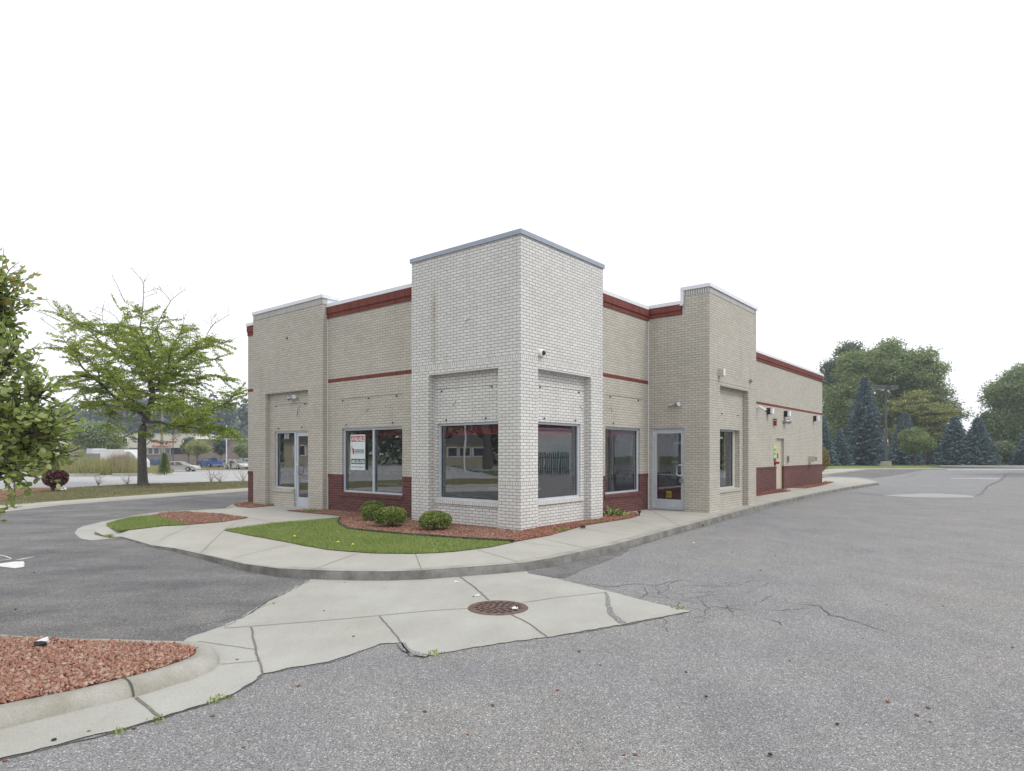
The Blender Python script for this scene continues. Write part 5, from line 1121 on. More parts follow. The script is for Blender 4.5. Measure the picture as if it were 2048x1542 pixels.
for (lx, ly, ld, rr_, rz_) in lobes:
    c = PY(lx, ly, 5.95+ld); m1 = fork.lerp(c, .5)+Vector((0, 0, .12)); tubes(mbT, smoothp([fork, m1, c], 1), .030, .012, 6)
    for k in range(int(62*(rr_/.5)**1.6)+10):
        d = Vector((random.gauss(0, 1), random.gauss(0, 1), random.gauss(0, 1))).normalized(); st = c.lerp(m1, random.uniform(0, .5)); rad = random.random()**.45
        en = c+Vector((d.x*rr_, d.y*rr_, d.z*rz_))*rad; md = st.lerp(en, .5)+Vector((random.gauss(0, .03), random.gauss(0, .03), random.uniform(-.02, .06)))
        P = smoothp([st, md, en, en+(d+Vector((0, 0, .35))).normalized()*random.uniform(.04, .12)], 1); tubes(mbT, P, .006, .0022, 4)
        for i in range(len(P)-1):
            seg = P[i+1]-P[i]; n = max(1, int(seg.length/.027))
            if i < len(P)*.25: continue
            for j in range(n):
                p = P[i].lerp(P[i+1], j/n); dr = (seg.normalized()*random.uniform(.2, .9)+Vector((random.gauss(0, .7), random.gauss(0, .7), random.gauss(-.05, .45)))).normalized(); LC.append(p+dr*.038); LD.append(dr)
for pts in ([(-30, 1020), (-8, 1018), (10, 1016), (27, 1012)], [(-30, 1020), (-15, 1028), (0, 1040)]):
    P = smoothp([PY(x, y, 5.6) for x, y in pts], 1); tubes(mbT, P, .006, .002, 4)
    for p in P[2:]:
        for _ in range(2): dr = Vector((random.gauss(.4, .4), random.gauss(0, .5), random.gauss(-.2, .5))).normalized(); LC.append(p+dr*.03); LD.append(dr)
tubes(mbT, smoothp([fork, PY(-120, 990, 5.7), PY(-30, 1020, 5.6)], 1), .012, .006, 5)
mbT.build('trunk', M['twig'], CT, smooth=True)
LC = np.array([p[:] for p in LC]); LD = np.array([p[:] for p in LD]); n = len(LC); print('crab leaves', n)
# oval leaves with six corners, folded along the midrib
D = LD/np.linalg.norm(LD, axis=1, keepdims=True); S = np.cross(D, rdir(n)*.8+np.array([0, 0, 1.])); S /= np.linalg.norm(S, axis=1, keepdims=True); N = np.cross(D, S); L = RNG.uniform(.048, .088, n)[:, None]; Wd = L*RNG.uniform(.5, .7, n)[:, None]
q = [LC-D*L/2, LC-D*L*.15+S*Wd/2+N*Wd*.12, LC+D*L*.2+S*Wd*.42+N*Wd*.1, LC+D*L/2, LC+D*L*.2-S*Wd*.42+N*Wd*.1, LC-D*L*.15-S*Wd/2+N*Wd*.12]
fast('crown', np.stack(q, 1).reshape(-1, 3), 6, M['crab'], CT)
# --- round clipped bushes
def bush(label, px, ytop, ybot, hw, Y):
    b = G(px, ybot, .14); Y = b.y+hw/F*b.y*.55; b = Vector(((px-CX)/F*Y, Y, .14)); R = hw/F*Y; ht = (ybot-ytop)/F*Y*.93
    e = empty('round_bush', tuple(b), 0, label=label, cat='bush', group='clipped round bushes in the chip bed')
    n = 7500; d = rdir(n); d[:, 2] = np.abs(d[:, 2])*.9+RNG.uniform(-.75, 0, n)*(RNG.random(n) < .5); d /= np.linalg.norm(d, axis=1, keepdims=True)
    bump = np.array([1+.10*noise.noise(Vector((x*2.1+px, y*2.1, z*2.1)))+.06*noise.noise(Vector((x*5+px, y*5, z*5))) for x, y, z in d])
    r = (RNG.uniform(.80, 1.0, n)*bump)[:, None]; sq = np.sign(d)*np.abs(d)**.85; sq = sq/np.linalg.norm(sq, axis=1, keepdims=True)**.6
    C = np.array(b[:])+np.array([0, 0, ht*.47])+sq*np.array([R, R, ht*.53])*r
    D = d*.5+RNG.normal(0, .7, (n, 3)); fast('foliage', cards(C, RNG.uniform(.028, .05, n), .024, D, .2), 4, M['box'], e)
    mb = MB()
    for k in range(7):
        a = k*.9; mb.tube([b, b+Vector((math.cos(a)*R*.3, math.sin(a)*R*.3, ht*.35)), b+Vector((math.cos(a)*R*.6, math.sin(a)*R*.6, ht*.65))], [.018, .012, .006], 5)
    mb.build('stem', M['bark'], e)
bush('dark clipped round bush set against the red wainscot', 746, 1000.5, 1034, 24, 0); bush('small clipped round bush tucked behind the broad one', 748, 1008, 1043, 23.5, 0)
bush('broad clipped round bush in front of its two neighbours', 781.5, 1012, 1055.5, 33, 0); bush('lone clipped round bush in front of the white tower window', 871, 1021.5, 1062, 32.5, 0)
def tuft(label, x, y, n, r, h, mat='grassblade', name='weed_tuft', cat='weed', w=.014, z=.138, droop=.6):
    b = G(x, y, z); C = np.column_stack([RNG.normal(b.x, r*.25, n), RNG.normal(b.y, r*.25, n), np.full(n, b.z)]); D = np.column_stack([RNG.normal(0, droop, n), RNG.normal(0, droop, n), np.ones(n)]); D /= np.linalg.norm(D, axis=1, keepdims=True)
    L = RNG.uniform(.5, 1.1, n)*h; return fast(name, cards(C+D*L[:, None]/2, L, w, D, .1), 4, M[mat], label=label, cat=cat)
tuft('broad leaved weed at the foot of the red wall by the tower', 1226, 1031, 60, .30, .30, 'grassblade', w=.06, droop=1.3); tuft('second broad leaved weed between red wall and walk', 1243, 1033, 40, .22, .24, w=.05, droop=1.3)
tuft('grass tuft in the chips left of the first bush', 622, 1024, 160, .30, .12, droop=1.0); tuft('green weed tuft growing at the kerb foot near the pavilion', 1401, 1053, 90, .16, .13, z=.0, w=.02, droop=1.0); tuft('small weed at the kerb foot next to the green tuft', 1424, 1046, 40, .10, .08, z=0, droop=.9)
tuft('low sprawling weed in the chips between bushes and edging', 735, 1049, 70, .2, .06, droop=1.2); tuft('thin weed in the dark chips before the tower', 1123, 1061, 70, .25, .10, droop=1.0); tuft('thin weed in the chips close to the walk', 1199, 1044, 50, .2, .09, droop=1.0)
tuft('tiny grass line in the apron crack', 871, 1309, 45, .22, .03, z=.008, droop=1.0); tuft('small grass in the gutter edge', 315, 1440, 30, .12, .03, z=.008, droop=1.0); tuft('grass sprouting along the gutter edge of the island', 437, 1400, 45, .16, .03, z=.008, droop=1.0); tuft('grass sprig by the gutter joint', 238, 1463, 25, .1, .03, z=.008, droop=1.0); tuft('weed at the walk nose joint', 218, 1074, 60, .12, .10, z=.03, droop=.9); tuft('weed at the apron tip', 1360, 1217, 30, .12, .04, z=.008, droop=1.0)
for x, y, lb in ((589, 1078, 'yellow dandelion at the lawn middle near the walk'), (706, 1095, 'yellow dandelion close to the curved walk edge'), (676, 1090, 'tiny yellow dandelion on the lawn')):
    p = G(x, y, .142); m = MB(); m.tube([p, p+Vector((0, 0, .05))], .002, 4); m.tube([p+Vector((0, 0, .05)), p+Vector((0, 0, .056)), p+Vector((0, 0, .066))], [.012, .026, .02], 9); tag(m.build('dandelion', M['yellow']), lb, 'flower', 'dandelions on the lawn wedge')
# maroon shrub and twiggy weeds on the strip
b = G(106, 983, .13); e = empty('maroon_shrub', tuple(b), 0, label='dark maroon leaved shrub on the red ring of the lawn strip', cat='shrub'); R = 24/F*b.y
C = np.array(b[:])+rdir(2600)*np.array([R*.95, R*.9, R*.78])*(RNG.random((2600, 1))**.4)+np.array([.1, 0, R*1.15]); fast('foliage', cards(C, .12, .07, None, .2), 4, M['maroon_leaf'], e)
mb = MB()
for k in range(9): a = k*.7; mb.tube([b, b+Vector((math.cos(a)*R*.4, math.sin(a)*R*.4, R)), b+Vector((math.cos(a)*R*.9, math.sin(a)*R*.8, R*1.6))], [.03, .018, .006], 5)
mb.build('stem', M['bark'], e)
for x, y, lb in ((196, 971, 'bare twiggy weed left of the locust trunk'), (422, 964, 'bare twiggy weed on the strip under the blue pickup'), (440, 964, 'thin bare weed between its twiggy neighbours'), (486, 963, 'bare twiggy weed nearest the brick pavilion'), (255, 969, 'short bare twig close to the locust trunk')):
    b = G(x, y, .13); mb = MB()
    for k in range(16):
        q = [b]; dd = Vector((random.gauss(0, .5), random.gauss(0, .3), 1)).normalized(); L = random.uniform(.15, .42)
        for j in range(3): dd = (dd+Vector((random.gauss(0, .3), random.gauss(0, .3), 0))).normalized(); q.append(q[-1]+dd*L)
        tubes(mb, q, .008, .003, 3)
    tag(mb.build('dry_weed', M['weed_brown']), lb, 'weed', 'bare weeds along the lawn strip')
# --- weeds of the neighbouring lot
fld = [PT(60, 951.5), PT(160, 951), PT(277, 950.5), PT(278, 944.5), PT(60, 945)]
blades('weed_field', fld, 30000, .3, 1.7, .05, 0, M['weed_mix'], 'tall mixed weeds beyond the concrete lot', .3, True, bias=lambda q: np.array([.15+.85*max(0, min(1, .5+1.3*noise.noise(Vector((a*.8, b*.5, 7))))) for a, b in q]))
fl2 = [PT(222, 949), PT(262, 949), PT(262, 945), PT(222, 945)]
blades('weed_plumes', fl2, 3500, 1.2, 2.1, .05, 0, M['weed_brown'], 'brown plumed weeds in front of the white truck', .18, True)
fl3 = [PT(280, 946), PT(318, 950), PT(345, 948), PT(345, 945), PT(280, 940)]
blades('weed_fringe', fl3, 3000, .2, .7, .05, 0, M['weed_mix'], 'low weeds right of the locust trunk', .35, True)
for a, b, c_, lb in ((128, 195, 953.5, 'long concrete wheel stop left of the gap'), (224, 281, 952.5, 'long concrete wheel stop next to the locust trunk')):
    p, q = PT(a, c_), PT(b, c_-.4); m = MB(); d = (q-p); nrm = Vector((0, .28, 0))
    P0 = [p, q, q+nrm, p+nrm]; m.add([x+Vector((0, 0, -.05)) for x in P0]+[x+Vector((0, .05 if i < 2 else -.05, .22)) for i, x in enumerate(P0)], [(0, 1, 5, 4), (1, 2, 6, 5), (2, 3, 7, 6), (3, 0, 4, 7), (4, 5, 6, 7)])
    tag(m.build('wheel_stop', M['curb']), lb, 'wheel stop', 'concrete wheel stops before the weeds')
b = PT(329, 949.5); e = empty('young_evergreen', tuple(b), 0, label='ragged young evergreen in front of the wooden pole', cat='tree'); hh = 41/F*b.y; n = 1800; t = RNG.random(n)**.7; a = RNG.uniform(0, 6.28, n); r = (1-t*.8)*12/F*b.y*RNG.uniform(.3, 1.05, n)
C = np.column_stack([b.x+np.cos(a)*r, b.y+np.sin(a)*r, b.z+.1+t*hh]); fast('crown', cards(C, .22, .09, np.column_stack([np.cos(a), np.sin(a), np.full(n, .5)]), .2), 4, M['treeA'], e); mb = MB(); mb.tube([b, b+Vector((0, 0, hh*.95))], [.05, .01], 6); mb.build('trunk', M['bark'], e)
# --- trees of the right background
random.seed(8)
spruce('tallest blue spruce just left of the lamp post', PY(1729, 931, 92), 13.0, 3.3, 760, .46, 42); spruce('small blue spruce squeezed against the tallest one', PY(1680, 931, 90), 5.2, 1.6, 320, .36, 28)
spruce('blue spruce half hidden by the building corner', PY(1645, 931, 88), 6.9, 2.1, 360, .4, 30); spruce('slim blue spruce behind the small round tree', PY(1810, 931, 95), 8.0, 2.7, 460, .42, 34)
spruce('left one of the broad blue spruce pair', PY(1909, 931, 92), 7.2, 3.0, 520, .42, 38); spruce('right one of the broad blue spruce pair', PY(1956, 931, 91), 7.0, 2.75, 500, .42, 38); spruce('blue spruce at the right edge of the lot', PY(2056, 932, 90), 5.5, 2.3, 360, .4, 30)
spruce('blue spruce out beyond the right edge', PY(2120, 932, 92), 6.5, 2.4, 200, .4, 20)
def lob(cx, y, hw, hh, Y, base, dy=0): p = PY(cx, y, Y); return (p.x-base.x, dy, p.z-base.z, hw/F*Y, hw/F*Y*.9, hh/F*Y)
Y = 106; b = PY(1797, 931, Y)
tree('locust_tree', 'broad tall yellowish green locust behind the spruces', b, [lob(1790, 745, 62, 42, Y, b), lob(1730, 742, 46, 50, Y, b, 1), lob(1832, 750, 46, 50, Y, b, -1), lob(1870, 812, 42, 48, Y, b, 1), lob(1700, 800, 45, 55, Y, b), lob(1795, 708, 36, 30, Y, b, 1.5), lob(1790, 830, 70, 50, Y, b, 1), lob(1668, 850, 20, 45, Y, b), lob(1915, 830, 18, 14, Y, b)], M['treeYG'], 1000, 90, .75, .42, .2, .38, 13, flat=.45, shell=.45)
Y = 116; b = PY(1690, 931, Y)
tree('shade_tree', 'darker green tree rising left of the broad locust', b, [lob(1700, 715, 24, 28, Y, b), lob(1670, 735, 20, 22, Y, b), lob(1668, 775, 24, 30, Y, b), lob(1690, 830, 36, 60, Y, b), lob(1655, 735, 8, 8, Y, b)], M['treeD'], 400, 85, .7, .42, .22, .35, 12)
Y = 100; b = PY(1850, 931, Y)
tree('maple_tree', 'light lime tree with layered branches behind the small round tree', b, [lob(1815, 815, 34, 22, Y, b), lob(1855, 830, 40, 22, Y, b, -.8), lob(1870, 865, 40, 22, Y, b), lob(1800, 865, 22, 18, Y, b), lob(1835, 795, 22, 14, Y, b)], M['treeY'], 330, 75, .55, .36, .18, .22, 7, flat=.25)
Y = 100; b = PY(2040, 931, Y)
tree('shade_tree', 'round green tree cut by the right edge', b, [lob(2035, 790, 48, 45, Y, b), lob(2000, 850, 34, 30, Y, b), lob(2060, 850, 50, 60, Y, b), lob(1985, 790, 14, 20, Y, b), lob(2050, 750, 22, 20, Y, b)], M['treeA'], 560, 85, .7, .4, .2, .32, 10)
px_tree('shade_tree', 'low bright green tree between the spruce pair and the right edge', 2012, 880, 926, 24, 931.5, 93, M['treeA'], nclump=110, per=60, rad=.4, L=.28, Wd=.15, trunk_r=.12)
px_tree('shade_tree', 'dark low tree filling the gap right of the spruce pair', 2005, 850, 929, 30, 931, 108, M['treeD'], nclump=160, per=60, rad=.6, L=.4, Wd=.22, trunk_r=.16)
px_tree('shade_tree', 'dark low tree between lamp post and lime tree', 1860, 880, 930, 30, 931, 104, M['treeD'], nclump=150, per=60, rad=.6, L=.4, Wd=.22, trunk_r=.16)
px_tree('shade_tree', 'dark low tree behind the building corner', 1660, 860, 930, 34, 931, 110, M['treeD'], nclump=150, per=60, rad=.6, L=.4, Wd=.22, trunk_r=.16)
px_tree('ornamental_tree', 'small round yellowish tree on the lawn island', 1830, 849, 914, 34, 933.5, 80, M['treeYG'], nclump=240, per=70, rad=.28, L=.2, Wd=.1, trunk_r=.11, trunk_top=2.2)
b = G(1646, 943, .13); e = empty('autumn_shrub', tuple(b), 0, label='orange tinged shrub beyond the building corner', cat='shrub'); C = np.array(b[:])+rdir(1200)*np.array([.55, .55, 1.0])*(RNG.random((1200, 1))**.35)+np.array([0, 0, 1.1]); fast('foliage', cards(C, .16, .09, None, .2), 4, M['shrubY'], e); mb = MB(); mb.tube([b, b+Vector((0, 0, 1.2))], [.05, .02], 6); mb.build('stem', M['bark'], e)
# hedge of low planting under the trees and far woods
def woods(name, label, spec, mat, n, L, Wd):
    Cs = []
    for (x0, x1, ytop, Y, k) in spec:
        for _ in range(k):
            x = random.uniform(x0, x1); yy = Y+random.uniform(-8, 12); c = PY(x, ytop+random.uniform(-3, 22), yy); R = random.uniform(.020, .034)*Y
            Cs.append((c.x, c.y, c.z-R, R, R, R*.95)); Cs.append((c.x+random.uniform(-1, 1)*R*.5, c.y, max(2, (c.z-R)*.45), R*1.15, R, max(3, c.z*.45)))
    C, V = crown_cards(Cs, n//60, 60, L*1.4, L, Wd, .7, .7); return fast(name, V, 4, mat, label=label, kind='stuff')
woods('distant_woods', 'bluish wooded hill far behind the pharmacy', [(-80, 60, 805, 230, 14), (60, 180, 812, 235, 14), (180, 330, 797, 240, 18), (330, 520, 792, 230, 24), (60, 520, 842, 200, 26)], M['treeB'], 42000, 1.7, 1.0)
woods('distant_hedge', 'dark undergrowth behind the spruces', [(1600, 2120, 905, 118, 40)], M['treeD'], 16000, .8, .5)
# --- trees around the pharmacy
px_tree('shade_tree', 'round green tree in front of the pharmacy left wing', 193, 841, 905, 50, 930, 100, M['treeA'], nclump=260, per=60, rad=.6, L=.4, Wd=.2, trunk_r=.2, trunk_top=4)
px_tree('shade_tree', 'yellow young locust before the pharmacy brick wall', 394, 879, 912, 28, 929.5, 117, M['treeY'], nclump=130, per=50, rad=.35, L=.28, Wd=.15, trunk_r=.11, trunk_top=2.2)
px_tree('shade_tree', 'dark young tree half behind the yellow locust', 378, 872, 912, 13, 929.5, 124, M['treeB'], nclump=70, per=60, rad=.4, L=.3, Wd=.18, trunk_r=.12, trunk_top=2.2)
px_tree('shade_tree', 'dark egg shaped tree above the white car roof', 441, 876, 913, 12, 929, 122, M['treeB'], nclump=80, per=60, rad=.35, L=.3, Wd=.18, trunk_r=.1, trunk_top=2)
px_tree('shade_tree', 'loose green tree nearest the brick pavilion edge', 487, 886, 916, 24, 929.5, 118, M['treeA'], nclump=120, per=50, rad=.35, L=.28, Wd=.15, trunk_r=.11, trunk_top=2.2)
terr('roadside_lawn', [(-78, 98), (-30, 98), (-25, 112), (-20, 118), (-20, 127), (-90, 127)], M['lawn_dry'], .03, 1.0)
# ---------------------------------------------------------------- reflected neighbours outside the frame
def ptree(x, y, h, r, lab, mat='treeD', n=170): return tree('shade_tree', lab, (x, y, 0), [(0, 0, h*.55, r, r, h*.42), (r*.5, r*.3, h*.7, r*.6, r*.6, h*.25), (-r*.5, -r*.3, h*.65, r*.6, r*.6, h*.28), (0, 0, h*.25, r*.9, r*.9, h*.24)], M[mat], n, 50, r*.24, .8, .45, .4, h*.5)
random.seed(31)
k = 0
for x, y, h, r in ((-82, -2, 12, 6.5), (-84, 9, 13, 7), (-80, -14, 12, 7), (-76, -27, 12, 7), (-88, 20, 12, 7), (-86, 32, 12, 7), (-70, -40, 12, 7), (48, 46, 11, 5.5), (62, 34, 12, 6), (64, 22, 12, 6.5), (62, 10, 12, 6), (56, 0, 12, 6)):
    ptree(x, y, h, r, 'dark neighbour tree number %d of the row mirrored in the panes' % k if False else ('dark tree of the street row mirrored in the left panes' if x < 0 else 'dark tree of the yard row mirrored in the right panes'), n=110)['group'] = 'street trees mirrored in the left panes' if x < 0 else 'yard trees mirrored in the right panes'
def house(x, y, rz, w, d, h, wallm, lab):
    e = empty('small_house', (x, y, 0), rz, label=lab, cat='house')
    def pb(m, name, mat, par=e): o = m.build(name, M[mat]); o.parent = par; return o
    m = MB(); m.box((-w/2, -d/2, 0), (w/2, d/2, h)); pb(m, 'wall', wallm)
    m = MB(); o = .4; m.add([(-w/2-o, -d/2-o, h), (w/2+o, -d/2-o, h), (w/2+o, d/2+o, h), (-w/2-o, d/2+o, h), (-w/2-o, 0, h+1.9), (w/2+o, 0, h+1.9)], [(0, 1, 5, 4), (2, 3, 4, 5), (0, 4, 3), (1, 2, 5), (0, 3, 2, 1)]); pb(m, 'roof', 'shingle')
    m = MB()
    for z_ in np.arange(.25, h-.1, .25): m.box((w/2, -d/2, z_), (w/2+.012, d/2, z_+.03))
    pb(m, 'siding_lap', 'shingle')
    for i in (-1, 0, 1):
        m = MB(); m.box((w/2+.0, i*d*.28-.75, h*.42), (w/2+.05, i*d*.28+.75, h*.85)); f = pb(m, 'window', 'white')
        m = MB(); m.box((w/2+.05, i*d*.28-.62, h*.46), (w/2+.06, i*d*.28+.62, h*.81)); o_ = m.build('pane', M['dkglass']); o_.parent = f; o_.location = Vector(o_.location)-Vector(f.location)
    return e
def MIR(x, t, ax='v', pl=.234):
    p = Vector(((x-CX)/F*t, t)); n_ = dR if ax == 'v' else dL; return p-2*(p.dot(n_)-O.dot(n_)-pl)*n_
def mrot(ax): return math.atan2(*( (dR.y, dR.x) if ax == 'v' else (dL.y, dL.x)))
hp = MIR(938, 82); house(hp.x-3.5, hp.y, .15, 7, 6.0, 2.9, 'siding', 'cream sided bungalow across the street mirrored in the tower pane'); house(-72, 24, 0, 8, 8, 3.1, 'siding', 'second cream bungalow across the street')
m = MB(); pp_ = MIR(929, 56); m.tube([(pp_.x, pp_.y, 0), (pp_.x, pp_.y, 9)], .07, 8); tag(m.build('utility_pole', M['white']), 'pale street pole in front of the bungalow', 'pole')
m = MB(); pp_ = MIR(974, 66); m.tube([(pp_.x, pp_.y, 0), (pp_.x, pp_.y, 2.2), (pp_.x-.2, pp_.y+.4, 5.5)], [.6, .42, .3], 9); tag(m.build('tree_trunk', M['bark']), 'thick bare trunk beside the street bungalow', 'tree')
sheet('side_street', [Vector((-66, -60, .01)), Vector((-44, -60, .01)), Vector((-44, 7.5, .01)), Vector((-66, 7.5, .01))], .012, M['asphalt_old'], kind='structure')
gp = MIR(1085, 64, 'u'); e = empty('white_garage', (gp.x+3.2, gp.y+2, 0), 1.35, label='long white garage building beyond the picket fence', cat='building')
m = MB(); m.box((-9, -4, 0), (9, 4, 3.9)); o = m.build('wall', M['white']); o.parent = e; m = MB(); m.box((-9.2, -4.2, 3.9), (9.2, 4.2, 4.15)); o = m.build('roof', M['coping_grey']); o.parent = e; o.location.z = 3.9
m = MB(); m.box((-2, 3.99, 0), (2, 4.06, 2.6)); o = m.build('door', M['sheet']); o.parent = e; o.location = (0, 4.02, 0)
e = empty('picket_fence', (36, 22, 0), 0, label='dark green picket fence in front of the white garage', cat='fence')
m = MB(); a, b = Vector((*MIR(1140, 50, 'u'), 0)), Vector((*MIR(1010, 50, 'u'), 0)); d = (b-a).normalized(); n = int((b-a).length/.17)
for i in range(n): p = a+d*i*.17; m.box((-.05, -.012, .08), (.05, .012, 1.75+.06*(i % 2)), M=Matrix.Translation(p)@Matrix.Rotation(math.atan2(d.y, d.x), 4, 'Z'))
m.build('pickets', M['fence_green'], e); m = MB(); m.tube([a+Vector((.03, 0, .5)), b+Vector((.03, 0, .5))], .04, 4); m.tube([a+Vector((.03, 0, 1.4)), b+Vector((.03, 0, 1.4))], .04, 4); m.build('rail', M['fence_green'], e)
# ---------------------------------------------------------------- street furniture
b = G(1772, 932.6, .14); Y = b.y; e = empty('lamp_post', tuple(b), 0, label='tall dark twin headed lamp post on the lawn island', cat='lamp post')
zt = H-(771-HY)/F*Y; m = MB(); m.box((b.x-.42, b.y-.42, .1), (b.x+.42, b.y+.42, .72)); m.build('base', M['curb'], e); m = MB(); m.tube([(b.x, b.y, .7), (b.x, b.y, zt)], [.15, .10], 8); m.build('pole', M['darkgrey'], e)
s = Y/F; m = MB(); m.box((b.x-6*s, b.y-.05, zt-.12), (b.x+6*s, b.y+.05, zt)); m.build('arm', M['darkgrey'], e)
for sg_ in (-1, 1):
    m = MB(); x0, x1 = sorted((b.x+sg_*5*s, b.x+sg_*20*s)); m.box((x0, b.y-.5, zt-.45), (x1, b.y+.5, zt+.02)); h = m.build('lamp_head', M['darkgrey'], e); m = MB(); m.box((x0+.1, b.y-.4, zt-.47), (x1-.1, b.y+.4, zt-.452)); m.build('lens', M['white'], h)
def pole(x, y0, y1, Y, w, mat, lab, cat='pole', name='utility_pole'):
    b = PY(x, y1, Y); b.z = TZ(b.x, b.y); m = MB(); m.tube([b, Vector((b.x, b.y, H-(y0-HY)/F*Y))], [w/F*Y/2, w/F*Y/2*.8], 8); return tag(m.build(name, M[mat]), lab, cat)
pole(324, 815, 940, 84, 5.2, 'wood_pole', 'grey wooden utility pole behind the young evergreen'); pole(346, 850, 930, 118, 1.8, 'darkgrey', 'thin dark pole in front of the pharmacy wall')
lp = pole(453, 850, 930, 112, 2.4, 'alu_white', 'white pole standing by the white cars')
b = PT(373.5, 927.5); e = empty('roadside_sign', tuple(b), 0, label='white roadside sign with dark round emblem before the pharmacy', cat='sign'); Y = b.y; s = Y/F
m = MB(); m.box((b.x-4.6*s, b.y, H-(924-HY)*s), (b.x+4.6*s, b.y+.15, H-(912-HY)*s)); pn = m.build('panel', M['white'], e); m = MB(); m.tube([(b.x, b.y-.005, H-(917*s-HY*s)), (b.x, b.y-.03, H-(917-HY)*s)], 3*s, 14); m.build('emblem', M['blue'], pn); m = MB(); m.tube([(b.x, b.y-.031, H-(917-HY)*s), (b.x, b.y-.04, H-(917-HY)*s)], 1.3*s, 10); m.build('emblem', M['white'], pn)
m = MB(); m.box((b.x-2.6*s, b.y+.16, b.z-.1), (b.x-1.4*s, b.y+.3, H-(924-HY)*s+.3)); m.build('post', M['wood_pole'], e)
# pharmacy
Y = 145.0; s = Y/F
def hb_(name, x0, x1, y0, y1, mat, par, dy=0.0, dep=.3, brick=False):
    a, b = PY(x0, y1, Y), PY(x1, y0, Y); m = MB(); z0, z1 = a.z, b.z
    c = [(a.x, Y+dy-dep, z0), (b.x, Y+dy-dep, z0), (b.x, Y+dy-dep, z1), (a.x, Y+dy-dep, z1)]; m.poly(c, 0, [(q[0], q[2]) for q in c])
    d_ = [(q[0], Y+dy, q[2]) for q in c]
    for i in range(4): j = (i+1) % 4; m.poly([c[i], c[j], d_[j], d_[i]], 0, [(0, 0)]*4)
    m.poly(d_, 0, [(q[0], q[2]) for q in c]); return m.build(name, M[mat], par)
a = PY(330, 929, Y); e = empty('pharmacy_building', (a.x, Y, -.95), 0, label='cream and brick pharmacy with red script sign behind the car lot', cat='building')
hb_('brick_wall', 228, 393, 908.6, 931, 'far_brick', e, 12, 12); hb_('brick_wall', 393, 560, 878.5, 931, 'far_brick', e, 12, 11.6); hb_('roof_trim', 393, 560, 877.3, 878.5, 'coping_white', e, 12, 12)
fa = hb_('fascia', 262, 393, 868.5, 895.6, 'cream_panel', e, 12, 12.6); hb_('fascia', 228, 262, 868.5, 897, 'cream_panel', e, 12, 12.5); hb_('roof_trim', 262, 393, 867.6, 868.5, 'coping_white', e, 12, 12.7)
for x0, x1 in ((264, 275), (276, 287), (288, 296), (297, 307), (308, 319.5), (320.5, 330), (331, 341.5)):
    f = hb_('window', x0, x1, 895.6, 908.6, 'white', e, -.05, .15); hb_('pane', x0+.8, x1-.8, 896.6, 907.6, 'dkglass', f, -.201, .03)
hb_('window_back', 228, 343, 895.6, 908.6, 'darkgrey', e, 10, 9.9)
for x0, x1 in ((238, 247.5), (248.5, 259)):
    f = hb_('window', x0, x1, 876, 889, 'white', e, -.55, .15); hb_('pane', x0+.8, x1-.8, 877, 888, 'dkglass', f, -.701, .03)
RX = Vector((1, 0, 0)); p = PY(305, 884.6, Y); text('sign_text', 'Walgreens', M['red'], e, Vector((p.x, Y-.66, p.z-.45)), RX, UP, 52*s, 9.2*s, .0, shear=.35, bold=.02)
p = PY(308, 895.0, Y); text('sign_text', 'PHARMACY', M['red'], e, Vector((p.x, Y-.66, p.z)), RX, UP, 39*s, 4.8*s, .0, bold=.025)
Y = 138.0; s = Y/F; a = PY(90, 929, Y); e = empty('corner_shop', (a.x, Y, -.95), 0, label='brick shop with white fascia left of the pharmacy', cat='building')
hb_('brick_wall', -60, 143, 880, 931, 'far_brick', e, 10, 10); hb_('fascia', 115, 142, 868, 897, 'cream_panel', e, 10, 10.5); hb_('roof_trim', -60, 115, 878.5, 880, 'coping_white', e, 10, 10.2)
p = PY(119, 897, Y); text('sign_text', 'LIQUOR', M['red'], e, Vector((p.x, Y-.55, p.z+.05)), RX, UP, 16*s, 2.8*s, 0, bold=.02) if False else None
m = MB(); m.box((p.x, Y-.56, p.z+.05), (p.x+17*s, Y-.5, p.z+.33)); m.build('sign_panel', M['red'], e)
f = hb_('window', 101, 115, 897, 914, 'white', e, .02, .12); hb_('pane', 102, 114, 898, 913, 'dkglass', f, -.11, .03)
Y = 66.0; a = PY(120, 925, Y); e = None
m = MB(); x0, x1 = PY(20, 0, Y).x, PY(198, 0, Y).x; zt = H-(907-HY)/F*Y; c = [(x0, Y, -1), (x1, Y, -1), (x1, Y, zt), (x0, Y, zt)]; m.poly(c, 0, [(q[0], q[2]) for q in c])
d_ = [(q[0], Y+.2, q[2]) for q in c]
for i in range(4): j = (i+1) % 4; m.poly([c[i], c[j], d_[j], d_[i]], 0, [(0, 0)]*4)
m.poly(d_); tag(m.build('block_wall', M['concrete_block']), 'grey concrete block wall behind the weeds', 'wall', kind='thing')
